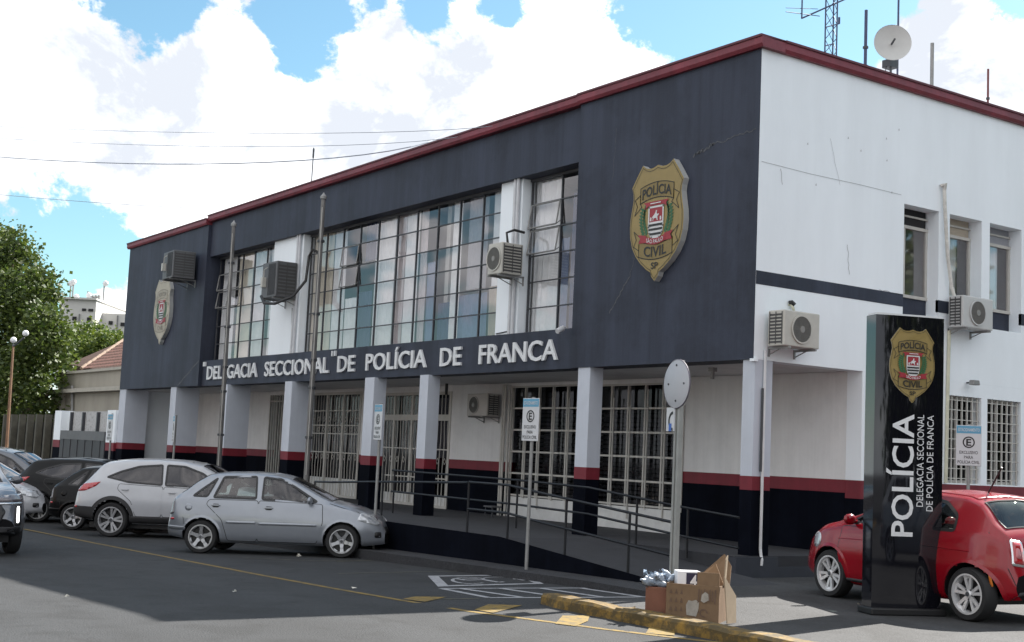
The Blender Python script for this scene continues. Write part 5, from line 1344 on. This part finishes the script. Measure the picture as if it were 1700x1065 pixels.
SUV = dict(L=4.41, W=1.82, rear_axle=.88, wheelbase=2.64, r=.36, wb=.85, wr=.62, rear_plan=.84, front_plan=.66, front_len=.7,
    zt=[(0, .50), (.015, .72), (.04, .92), (.09, 1.04), (.18, 1.12), (.36, 1.36), (.50, 1.545), (.60, 1.60), (1.0, 1.655), (1.7, 1.68), (2.3, 1.655), (2.7, 1.58), (3.1, 1.37), (3.5, 1.14), (3.62, 1.09), (4.0, 1.01), (4.25, .90), (4.36, .76), (4.41, .52)],
    zb=[(0, .46), (.04, .86), (.12, 1.02), (.5, 1.13), (1.2, 1.11), (2.2, 1.06), (3.3, 1.01), (3.8, .95), (4.2, .82), (4.41, .5)],
    z0=[(0, .42), (.4, .34), (1.2, .28), (3.3, .27), (4.0, .30), (4.41, .36)],
    windows=[([(.70, 1.245), (.98, 1.375), (1.35, 1.49), (1.86, 1.535), (1.93, 1.105), (1.2, 1.145)], 'rear'), ([(2.0, 1.10), (1.96, 1.535), (2.35, 1.515), (2.75, 1.38), (3.2, 1.09), (3.1, 1.065)], 'front')],
    doors=[([(1.955, .45), (1.955, 1.07), (1.0, 1.11), (.98, 1.0), (1.30, .75), (1.40, .45)], 1.15, .99), ([(3.08, .45), (3.16, .8), (3.10, 1.03), (1.985, 1.07), (1.985, .45)], 2.17, .95)],
    wind=(2.72, 3.5), rearw=(.20, .50), mirror=(3.02, 1.10), cabin=(.9, 3.25), seat_top=1.18, dash=1.05, rim_style='split', rim=.74, arch_mat=CLAD, arch_w=.075, arch_off=.015, glass=TINTED,
    patches=[('tail_light', [(.04, .93), (.05, 1.055), (.28, 1.10), (.60, 1.145), (.50, 1.05), (.28, .95)], 'LR', LAMPR, .008), ('rear_cladding', [(.012, .40), (.50, .36), (.47, .62), (.02, .64)], 'LR', CLAD, .010), ('side_cladding', [(1.27, .27), (3.14, .26), (3.14, .44), (1.27, .45)], 'LR', CLAD, .010),
             ('reflector', [(.05, .60), (.12, .60), (.12, .64), (.05, .64)], 'LR', LAMPR, .014), ('rear_cladding', [(-.70, .44), (.70, .44), (.70, .62), (-.70, .62)], 'rear', CLAD, .008), ('headlight', [(3.85, .82), (3.80, .98), (4.15, .93), (4.30, .80), (4.25, .74)], 'LR', LAMPC, .006),
             ('grille', [(-.5, .50), (.5, .50), (.42, .76), (-.42, .76)], 'front', TRIM, .008)],
    lines=[('roof_rail', [(.75, 1.60), (1.2, 1.645), (1.9, 1.655), (2.45, 1.60)], 'LR', None, .014)])
def fixl(sp, paint): sp['lines'] = [(a, b, c, paint if d is None else d, e) for a, b, c, d, e in sp['lines']]; return sp
MINI = dict(L=3.55, W=1.63, rear_axle=.46, wheelbase=2.30, r=.295, wb=.765, wr=.55, rear_plan=.68, rear_len=.50, front_plan=.60, front_len=.9, smooth=.05,
    zt=[(0, .42), (.012, .56), (.03, .74), (.06, .90), (.12, .985), (.20, 1.06), (.38, 1.23), (.52, 1.335), (.75, 1.395), (1.2, 1.42), (1.6, 1.40), (1.9, 1.335), (2.3, 1.16), (2.62, 1.03), (2.75, .985), (3.0, .93), (3.22, .85), (3.40, .72), (3.51, .56), (3.55, .42)],
    zb=[(0, .40), (.03, .72), (.08, .87), (.25, .955), (1.2, .93), (2.2, .905), (2.6, .885), (3.0, .82), (3.3, .68), (3.55, .40)],
    z0=[(0, .28), (.3, .22), (.9, .19), (2.7, .19), (3.3, .22), (3.55, .26)],
    windows=[([(.70, .965), (.74, 1.14), (.96, 1.275), (1.33, 1.325), (1.37, .955)], 'quarter'), ([(1.43, .95), (1.41, 1.325), (1.72, 1.295), (2.02, 1.19), (2.46, .965), (2.42, .945)], 'door')],
    doors=[([(2.52, .24), (2.60, .6), (2.55, .90), (1.40, .92), (1.22, .80), (1.22, .24)], 1.42, .80)],
    wind=(1.92, 2.60), rearw=(.19, .54), mirror=(2.38, .96), cabin=(.55, 2.45), seat_top=.98, dash=.92, rim_style='oval', rim=.74, rim_mat=mat('bright_alloy', (.62, .62, .63), .3, .35, var=0), handle_mat=CHROME,
    patches=[('tail_light_surround', [(.375, .62), (.575, .64), (.555, .92), (.40, .90)], 'rear', CHROME, .010), ('tail_light', [(.40, .645), (.555, .665), (.535, .895), (.42, .875)], 'rear', LAMPR, .016), ('tail_light_core', [(.445, .71), (.52, .72), (.505, .83), (.455, .82)], 'rear', mat('pink_lens', (.55, .2, .22), .3, var=.1), .021),
             ('tail_light_surround', [(-.575, .64), (-.375, .62), (-.40, .90), (-.555, .92)], 'rear', CHROME, .010), ('tail_light', [(-.555, .665), (-.40, .645), (-.42, .875), (-.535, .895)], 'rear', LAMPR, .016),
             ('number_plate', [(-.26, .62), (.26, .62), (.26, .74), (-.26, .74)], 'rear', PLATE, .012), ('indicator', [(.175, .40), (.20, .40), (.215, .53), (.19, .53)], 'LR', AMBER, .006), ('bumper_lip', [(-.55, .27), (.55, .27), (.5, .36), (-.5, .36)], 'rear', CLAD, .008),
             ('headlight', [(3.05+.10*math.cos(a), .70+.10*math.sin(a)) for a in [k*.5236 for k in range(12)]], 'LR', LAMPC, .008), ('roof_panel', [(.62, -.46), (1.75, -.46), (1.75, .46), (.62, .46)], 'top', None, .006)],
    lines=[('side_crease', [(.45, .76), (1.2, .775), (2.6, .745)], 'LR', None, .006), ('tailgate_seam', [(.55, .43), (.60, .58), (.69, .98)], 'rear', TRIM, .004), ('bumper_seam', [(-.7, .46), (.7, .46)], 'rear', TRIM, .004), ('rocker_strip', [(.95, .26), (2.45, .26)], 'LR', CLAD, .018)])
SILVER = paint_mat('silver_paint', (.26, .28, .315), .4, .30, .8); WHITEP = paint_mat('white_car_paint', (.42, .43, .455)); REDC = paint_mat('red_car_paint', (.24, .0008, .008), 0, .2, .3); BLACKP = paint_mat('black_car_paint', (.004, .0043, .005), 0, .3, .08); GREYP = paint_mat('grey_car_paint', (.11, .118, .135), .4); CHAR = paint_mat('charcoal_car_paint', (.004, .0043, .005), 0, .3, .08)
for m_b in (BLACKP, CHAR): m_b.node_tree.nodes['Principled BSDF'].inputs['Specular IOR Level'].default_value = .18
sp = fixl(with_paint(HATCH, SILVER), SILVER)
car = make_car(sp, 'parked_car', 'silver five door hatchback parked across the road before the ramp')
pr, pf = at_g(330, 918), at_g(570, 926); place_by_wheels(car, pr, pf, sp, 'R', sc=.955)
SIL_ANG = math.atan2(pf.y-pr.y, pf.x-pr.x)
sp = fixl(with_paint(SUV, WHITEP, rim_rot=5), mat('roof_rail_grey', (.3, .3, .31), .4, .5))
car = make_car(sp, 'parked_car', 'white SUV with tinted windows and black lower cladding beside the silver hatchback')
place_by_wheels(car, at_g(184, 891), None, sp, 'R', sc=.97, ang=SIL_ANG-R(3))
sp = fixl(with_paint(HATCH, BLACKP, glass=TINTED, moulding=[], rim_rot=2), BLACKP)
car = make_car(sp, 'parked_car', 'small black hatchback squeezed behind the white SUV, only its rear corner showing')
place_by_wheels(car, at_g(121, 880), None, sp, 'R', ang=SIL_ANG-R(2))
sp = fixl(with_paint(SUV, CHAR, arch_mat=CHAR, arch_w=.03, arch_off=.008, rim_rot=9, detail_sides='R'), CHAR)
car = make_car(sp, 'parked_car', 'black five door hatchback with pale alloy wheels, second car beyond the white SUV')
place_by_wheels(car, at_g(62, 872), None, sp, 'R', sc=.94, ang=SIL_ANG-R(4))
sp = fixl(with_paint(SUV, GREYP, arch_mat=GREYP, detail_sides='R'), mat('roof_rail_grey', (.3, .3, .31)))
car = make_car(sp, 'parked_car', 'grey car with roof rails at the far left, behind the black hatchback')
place(car, -22.9, -4.6, SIL_ANG-R(6), 1.02)
sp = fixl(with_paint(HATCH, WHITEP, moulding=[], detail_sides='R'), WHITEP)
car = make_car(sp, 'parked_car', 'pale car at the far left edge between the black hatchback and the grey front')
place(car, -20.2, -5.9, SIL_ANG-R(6), 1.03)
sp = fixl(with_paint(MINI, REDC), REDC)
car = make_car(sp, 'parked_car', 'small glossy red three door hatchback behind the totem sign')
pr, pf = at_z(1620, 1032, FZ), at_z(1380, 990, FZ); place_by_wheels(car, pr, pf, sp, 'L', sc=.99, z=FZ)
an = MB(); an.tube([(-.66, 0, 1.37), (-.88, 0, 1.70)], .010, 6); an.build('roof_aerial', TRIM, car)
# grey SUV on the road, nose just inside the left edge
DRL = bpy.data.materials.new('daytime_lamp'); DRL.use_nodes = True; DRL.node_tree.nodes['Principled BSDF'].inputs['Emission Color'].default_value = (1, 1, 1, 1); DRL.node_tree.nodes['Principled BSDF'].inputs['Emission Strength'].default_value = 1.2
sp = fixl(with_paint(SUV, GREYP, arch_mat=CLAD, front_plan=.74, front_len=.55, glass=CARGLASS), GREYP)
sp['patches'] = [('headlight', [(.36, .80), (.80, .82), (.82, .93), (.40, .88)], 'front', SMOKED, .010), ('headlight', [(-.80, .82), (-.36, .80), (-.40, .88), (-.82, .93)], 'front', SMOKED, .010), ('bright_strip', [(.30, .755), (.80, .775), (.80, .80), (.32, .785)], 'front', CHROME, .014), ('bright_strip', [(-.80, .775), (-.30, .755), (-.32, .785), (-.80, .80)], 'front', CHROME, .014),
    ('daytime_lamp', [(.70, .50), (.735, .50), (.745, .74), (.71, .74)], 'front', DRL, .012), ('daytime_lamp', [(-.735, .50), (-.70, .50), (-.71, .74), (-.745, .74)], 'front', DRL, .012),
    ('grille', [(-.46, .50), (.46, .50), (.54, .66), (.40, .86), (-.40, .86), (-.54, .66)], 'front', TRIM, .008), ('front_cladding', [(-.8, .32), (.8, .32), (.78, .44), (-.78, .44)], 'front', CLAD, .008), ('fog_recess', [(.66, .46), (.78, .46), (.78, .76), (.68, .76)], 'front', CLAD, .006), ('fog_recess', [(-.78, .46), (-.66, .46), (-.68, .76), (-.78, .76)], 'front', CLAD, .006), ('side_cladding', [(1.27, .27), (3.14, .26), (3.14, .44), (1.27, .45)], 'LR', CLAD, .010)]
car = make_car(sp, 'driving_car', 'grey car entering the picture at the left edge with its daytime lamp lit', group=None)
place(car, -9.2, -8.85, R(-4), 1.0)
# a dark grey car further along the forecourt, seen mirrored in the totem
sp = fixl(with_paint(HATCH, SILVER, moulding=[]), SILVER)
car = make_car(sp, 'parked_car', 'grey hatchback on the forecourt mirrored in the glossy totem sign')
place(car, 12.6, -.2, R(99), 1.1, FZ)

# ------------------------------------------------------------------ beyond the left end
YG = 0.0
fw = thing('boundary_wall', 'white boundary wall with dark stained coping and white piers left of the building', 'wall', (-31.5, .0, zg(-30)))
o = Vector(fw.location)
m = MB(); m.box((-34.0-o.x, .22, -.5), (-28.9-o.x, .4, 2.48-o.z)); m.build('panel', worn('stained_wall', (.46, .46, .46), (.15, .145, .13), .44), fw)
for a, b in ((-34.9, -34.1), (-28.95, -28.12)):
    m = MB(); m.box((a-o.x, -.05, 1.46-o.z), (b-o.x, .42, 2.50-o.z)); m.build('pier', WHITE, fw)
    m = MB(); m.box((a-o.x-.002, -.052, 1.20-o.z), (b-o.x+.002, .422, 1.459-o.z)); m.build('red_stripe', REDP, fw)
    m = MB(); m.box((a-o.x-.001, -.051, -.5), (b-o.x+.001, .421, 1.199-o.z)); m.build('pier_base', BASEK, fw)
for x in (-33.6, -32.2, -30.6, -29.3):
    m = MB(); m.box((x-o.x-.05, .12, .4), (x-o.x+.05, .219, 2.45-o.z)); m.build('pilaster', STEEL, fw)
gt = thing('metal_gate', 'dark grey sheet metal gate below the stained white boundary wall', 'gate', (-31.4, -.1, zg(-30))); o = Vector(gt.location)
m = MB(); m.box((-33.9-o.x, 0, 1.50-o.z), (-29.0-o.x, .08, 1.80-o.z)); m.build('top_rail', mat('gate_rail', (.12, .125, .13), .6), gt)
m = MB()
for k in range(12): x = -33.9+k*.41-o.x; m.box((x, .01+.02*(k % 2), .05), (x+.40, .05+.02*(k % 2), 1.50-o.z))
m.build('leaf', mat('gate_sheet', (.045, .047, .052), .6, var=.15, scale=3, streak=.2), gt)
# tile roofed house
HOUSE = mat('house_render', (.34, .315, .265), .85, var=.14, scale=.8, bump=.05, streak=.3)
TILE = mat('clay_tiles', (.085, .032, .022), .8, var=.5, scale=5); TILEB = mat('brown_tiles', (.075, .035, .022), .85, var=.3, scale=3)
def hp(px, py, Y=5.0): return at_y(px, py, Y)
hx0, hx1 = hp(88, 650).x, hp(205, 650).x+9
hs = thing('house', 'cream rendered house with a hipped clay tile roof behind the boundary wall', 'house', (hx0, 5, zg(-30))); o = Vector(hs.location)
zp = hp(150, 617).z; zc_ = hp(150, 648).z
m = MB(); m.box((0, 0, 0), (hx1-o.x, 8, zc_-o.z)); m.box((.3, .15, zc_-o.z), (hx1-o.x, 7.8, zp-o.z)); m.build('wall', HOUSE, hs)
m = MB(); m.box((-.25, -.35, zc_-o.z-.08), (hx1-o.x, 0, zc_-o.z+.10)); m.box((.2, .0, zp-o.z), (hx1-o.x, .3, zp-o.z+.12)); m.build('cornice', mat('house_cornice', (.42, .395, .34), .8, var=.1), hs)
for x in (.4, 1.9):
    m = MB(); m.box((x, -.18, .3), (x+.35, -.001, zc_-o.z-.08)); m.build('pilaster', HOUSE, hs)
A = hp(137, 613, 5.6); Bt = hp(207, 566, 8.5); Cc = Vector((hx1, 5.6, A.z)); Dd = Vector((hx1, 8.5, Bt.z)); rt = MB()
nn = 26
def slope(P0, P1, Q0, Q1, mi, mb):                         # barrel tile courses
    for i in range(nn*3):
        t0, t1 = i/(nn*3), (i+1)/(nn*3); a, b = P0.lerp(P1, t0), P0.lerp(P1, t1); c, d = Q0.lerp(Q1, t0), Q0.lerp(Q1, t1)
        for k in range(9):
            s0, s1 = k/9, (k+1)/9; L_ = .05
            p = [a.lerp(c, s0), b.lerp(d, s0), b.lerp(d, s1), a.lerp(c, s1)]; mid0 = (p[0]+p[1])/2+Vector((0, -.02, L_)); mid1 = (p[3]+p[2])/2+Vector((0, -.02, L_*.6))
            p = [x-o for x in p]; mid0 -= o; mid1 -= o
            mb.add([p[0]+Vector((0, 0, .03)), mid0+Vector((0, 0, .03)), p[1]+Vector((0, 0, .03)), p[2], mid1, p[3]], [(0, 1, 4, 5), (1, 2, 3, 4)], mi)
slope(A, Cc, Bt, Dd, 0, rt); rt.build('roof', TILE, hs)
m = MB(); hl = (Bt-A)
for k in range(9): p = A+hl*(k/9)-o; m.tube([p+Vector((0, -.06, .04)), p+hl*.10+Vector((0, -.06, .07))], .085, 8)
m.build('ridge_tiles', mat('pale_ridge', (.28, .20, .15), .8, var=.4, scale=6), hs)
E_ = hp(113, 604, 8.6); m = MB(); E2 = hp(118, 600, 8.6); T2 = hp(205, 566, 12)
m.add([E_-o, hp(116, 617, 8.6)-o, Vector((Bt.x+.5, 8.55, A.z))-o, Vector((T2.x+.5, 12, T2.z+.1))-o], [(0, 1, 2, 3)]); m.build('rear_roof', TILEB, hs)
m = MB(); m.tube([hp(120, 640, 4.9)-o, hp(120, 740, 4.9)-o], .06, 8); m.build('downpipe', GALV, hs)
# row of pale posts and panel, coloured dark for the shade under the tree
rf_ = thing('post_fence', 'shaded fence of tall pale posts under the big tree', 'fence', (-38, 1.0, zg(-30))); o = Vector(rf_.location)
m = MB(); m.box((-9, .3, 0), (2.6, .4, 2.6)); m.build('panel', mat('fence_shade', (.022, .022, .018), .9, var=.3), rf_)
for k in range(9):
    x = -8.6+k*1.3; m = MB(); m.box((x, 0, 0), (x+.22, .25, 2.9)); m.build('post', mat('post_shade', (.085, .08, .062), .85, var=.25), rf_)
# street lamp
q = at_y(11, 756, -1.0); sl_ = thing('street_lamp', 'rusty street lamp with two white globes in front of the big tree', 'street lamp', (q.x, q.y, zg(q.x))); k = math.hypot(q.x-CP.x, q.y-CP.y)
zl = at_y(22, 575, -1.0).z-zg(q.x); dxx = at_y(22, 575, -1.0).x-q.x
m = MB(); m.tube([(0, 0, 0), (dxx*.5, 0, zl*.5), (dxx, 0, zl)], .07, 8, r1=.04); m.build('pole', mat('rusty_pole', (.20, .11, .06), .7, var=.3, scale=4), sl_, smooth=True)
m = MB(); m.tube([(dxx, 0, zl), (dxx+.1, .1, zl+.12), (dxx+.28, .3, zl+.36)], .035, 6); m.tube([(dxx, 0, zl), (dxx-.05, 0, zl+.1)], .035, 6); m.build('arm', STEEL, sl_)
for c_ in ((dxx-.05, 0, zl+.25), (dxx+.30, .33, zl+.52)):
    m = MB(); m.sphere(c_, .12, 16); m.build('globe', mat('globe_white', (.75, .76, .78), .3, var=0), sl_, smooth=True)
# distant apartment block
AD = 170.0; ar_ = ray(160, 560); a0_ = CP+ar_*AD; a0_.z = zg(-30); s_px = AD/CF; ag = math.atan2(CR.y, CR.x)
ab = thing('apartment_block', 'distant pale apartment block with rooftop antennas beyond the trees', 'building', a0_, ag)   # local x runs to the right, y away
def apz(px, py): v = ray(px, py); return CP.z+v.z*AD/math.hypot(v.x, v.y)*math.hypot(ar_.x, ar_.y)-a0_.z
def ap(px, py, y=0): return Vector(((px-160)*s_px, y, apz(px, py)))
def fbox(mb, x0, y0, x1, y1, d, y=0.0):
    a, b = ap(x0, y1), ap(x1, y0); mb.box((a.x, y, ap((x0+x1)/2, y1).z), (b.x, y+d, ap((x0+x1)/2, y0).z))
APM = mat('apartment_render', (.50, .49, .47), .85, var=.08, scale=.2)
m = MB(); fbox(m, 122, 521, 262, 640, 16, .0); m.build('wall', APM, ab)
m = MB(); fbox(m, 110, 499, 166, 640, 14, -2.5); m.build('wall', APM, ab)
m = MB(); fbox(m, 108, 497, 168, 500, 15, -3); m.build('parapet', APM, ab)
for x0, x1, y0, y1, yy in ((178, 184, 533, 539, 0), (197, 203, 536, 542, 0), (131, 137, 528, 534, -2.5), (154, 160, 530, 536, -2.5), (145, 151, 515, 519, -2.5), (155, 162, 516, 520, -2.5), (178, 184, 556, 562, 0), (197, 203, 558, 564, 0)):
    m = MB(); fbox(m, x0, y0, x1, y1, .2, yy-.15); m.build('window', DARKIN, ab)
for x, yy in ((141, -2.5), (191, 0)):
    m = MB(); fbox(m, x, 524, x+1.2, 600, .3, yy-.25); m.build('downpipe', mat('apartment_grey', (.2, .2, .2), .9), ab)  # thin even grey uprights down the block's front
for x, yt in ((117, 462), (113, 470), (166, 468), (141, 482)):
    m = MB(); m.tube([ap(x, 500), ap(x, yt)], .10, 5); m.build('antenna', GALV, ab)
for x in (147, 152, 157): m = MB(); fbox(m, x, 489, x+3, 498, .6); m.build('vent_stack', GALV, ab)
for x, y in ((117, 466), (123, 491), (143, 489), (168, 470), (113, 468)):
    m = MB(); m.sphere(ap(x, y), .38, 8); m.build('dish', LETW, ab)

# ------------------------------------------------------------------ trees
import numpy as np
def leafmat(name, a, b):
    m = mat(name, a, .6, var=0); nt = m.node_tree; bs = nt.nodes['Principled BSDF']
    g = nt.nodes.new('ShaderNodeNewGeometry'); r = nt.nodes.new('ShaderNodeValToRGB')
    r.color_ramp.elements[0].color = (*a, 1); r.color_ramp.elements[1].color = (*b, 1); nt.links.new(g.outputs['Random Per Island'], r.inputs[0]); nt.links.new(r.outputs[0], bs.inputs['Base Color'])
    t = nt.nodes.new('ShaderNodeBsdfTranslucent'); nt.links.new(r.outputs[0], t.inputs[0]); ms_ = nt.nodes.new('ShaderNodeMixShader'); ms_.inputs[0].default_value = .35
    nt.links.new(bs.outputs[0], ms_.inputs[1]); nt.links.new(t.outputs[0], ms_.inputs[2]); nt.links.new(ms_.outputs[0], nt.nodes['Material Output'].inputs[0]); return m
def tree(lab, base, blobs, nleaf, size, lm, seed, trunk_r=.3, bark=None):
    """blobs: (x, y, z, rx, rz) relative to the base"""
    rg = np.random.default_rng(seed); t = thing('tree', lab, 'tree', base)
    m = MB(); bark = bark or mat('bark', (.10, .075, .05), .9, var=.3, scale=4)
    top_ = min(b[2] for b in blobs); m.tube([(0, 0, -.3), (.1, .05, top_*.5), (0, 0, top_+.5)], trunk_r, 10, r1=trunk_r*.6)
    for b in blobs: m.tube([(0, 0, top_*.7), (b[0]*.5, b[1]*.5, (top_+b[2])*.5), (b[0], b[1], b[2])], trunk_r*.4, 6, r1=.04)
    m.build('trunk', bark, t, smooth=True)
    wts = np.array([b[3]**2*b[4] for b in blobs]); wts /= wts.sum(); P_ = []
    for b, w in zip(blobs, wts):
        k = int(nleaf*w); ncl = max(8, k//34)
        u = rg.normal(size=(ncl, 3)); u /= np.linalg.norm(u, axis=1)[:, None]; rad = rg.uniform(.45, 1.05, ncl)**.6
        c = u*rad[:, None]*np.array([b[3], b[3], b[4]])+np.array(b[:3])
        cl = np.repeat(c, 34, 0); P_.append(cl+rg.normal(size=cl.shape)*size*np.array([1.5, 1.5, 1.1]))
    P_ = np.concatenate(P_); k = len(P_)
    a = rg.normal(size=(k, 3)); a /= np.linalg.norm(a, axis=1)[:, None]; a[:, 2] *= .6; b_ = np.cross(a, rg.normal(size=(k, 3))); b_ /= np.linalg.norm(b_, axis=1)[:, None]
    s = size*rg.uniform(.6, 1.3, (k, 1)); w_ = s*.42
    V = np.stack([P_-a*s*.6, P_+b_*w_, P_+a*s*.6, P_-b_*w_], 1).reshape(-1, 3)
    me = bpy.data.meshes.new('crown'); me.from_pydata(V.tolist(), [], [(4*i, 4*i+1, 4*i+2, 4*i+3) for i in range(k)]); me.materials.append(lm)
    ob = bpy.data.objects.new('crown', me); COL.objects.link(ob); ob.parent = t; return t
LG = leafmat('leaf_green', (.026, .052, .009), (.10, .135, .024)); LG2 = leafmat('leaf_bright', (.042, .085, .012), (.14, .18, .022))
Yt = 4.0; pb_ = at_y(8, 765, Yt); sc_t = (Vector((pb_.x, pb_.y))-Vector((CP.x, CP.y))).length/CF
def tb(px, py, r, rz, dy=0): p = at_y(px, py, Yt); return (p.x-pb_.x, dy, p.z-zg(-30), r*sc_t, rz*sc_t)
tree('big leafy green tree at the left edge behind the street lamp', (pb_.x, Yt, zg(-30)), [tb(5, 455, 58, 62), tb(45, 505, 52, 58), tb(-50, 480, 70, 70), tb(15, 560, 75, 70, -1), tb(72, 575, 40, 50), tb(-50, 600, 70, 70), tb(60, 630, 42, 45, -1), tb(10, 650, 60, 40, -1.2), tb(22, 415, 30, 34), tb(-20, 410, 40, 40), tb(75, 540, 26, 30), tb(0, 705, 60, 40), tb(62, 690, 34, 30), tb(30, 668, 50, 36), tb(78, 655, 26, 30), tb(-60, 690, 60, 50)], 62000, .22, LG, 3, .35)
pb2 = at_y(150, 720, 30.0); s2_ = (Vector((pb2.x, pb2.y))-Vector((CP.x, CP.y))).length/CF
def tb2(px, py, r, rz): p = at_y(px, py, 30.0); return (p.x-pb2.x, 0, p.z-zg(-30), r*s2_, rz*s2_)
tree('bright green tree between the big tree and the tile roof, below the far apartment block', (pb2.x, 30, zg(-30)), [tb2(120, 560, 28, 22), tb2(150, 562, 30, 24), tb2(180, 572, 28, 22), tb2(210, 580, 28, 22), tb2(100, 580, 36, 30), tb2(165, 590, 50, 30)], 15000, .34, LG2, 5, .3)

# trees across the forecourt, outside the picture, that darken the gloss of the totem and the cars
for i, (x, y) in enumerate(((27, 13), (33, 8), (23, 20), (38, 1), (19, 27))):
    tree(['broad dark tree across the forecourt facing the totem', 'second dark tree across the forecourt', 'dark tree across the forecourt beside the street', 'dark tree at the far side of the forecourt', 'dark tree at the back of the forecourt'][i], (x, y, 0), [(0, 0, 3.2, 3.2, 2.4), (1.4, 1, 6, 3, 2.6), (-1.2, -1, 6.5, 3, 2.6), (0, 0, 9.5, 2.8, 2.4), (1.5, -2, 3, 2.4, 2.2), (-2, 1.5, 2.6, 2.4, 2)], 7000, .5, LG, 20+i, .3)

# low houses across the street, behind the camera: they show in the glass and the car paint
for i, (x0, w, h, c, lab) in enumerate(((-40, 14, 6.5, (.55, .50, .42), 'cream two storey house across the street'), (-24, 12, 4.2, (.40, .22, .16), 'brick coloured low house across the street'), (-10, 13, 5.6, (.52, .54, .56), 'pale grey shop house across the street'), (5, 16, 7.0, (.45, .46, .40), 'greenish two storey house across the street'))):
    t = thing('house', lab, 'house', (x0, -34, zg(x0))); hm = mat('street_house_render_%s' % 'abcd'[i], c, .85, var=.1, scale=1)
    m = MB(); m.box((0, -9, 0), (w, 0, h)); m.build('wall', hm, t)
    m = MB(); m.prism([(.7, h), (-4.5, h+1.8), (-9.7, h)], 'x', -.5, w+.5); m.build('roof', TILE, t)
    for k in range(int(w//3)):
        for zz in ([1.0, 4.0] if h > 6 else [1.0]):
            m = MB(); m.box((.9+k*3, .002, zz), (2.3+k*3, .06, zz+1.4)); m.build('window', DARKIN, t)
    m = MB(); m.box((w-1.6, .002, 0), (w-.5, .07, 2.2)); m.build('door', mat('door_brown', (.12, .06, .03)), t)
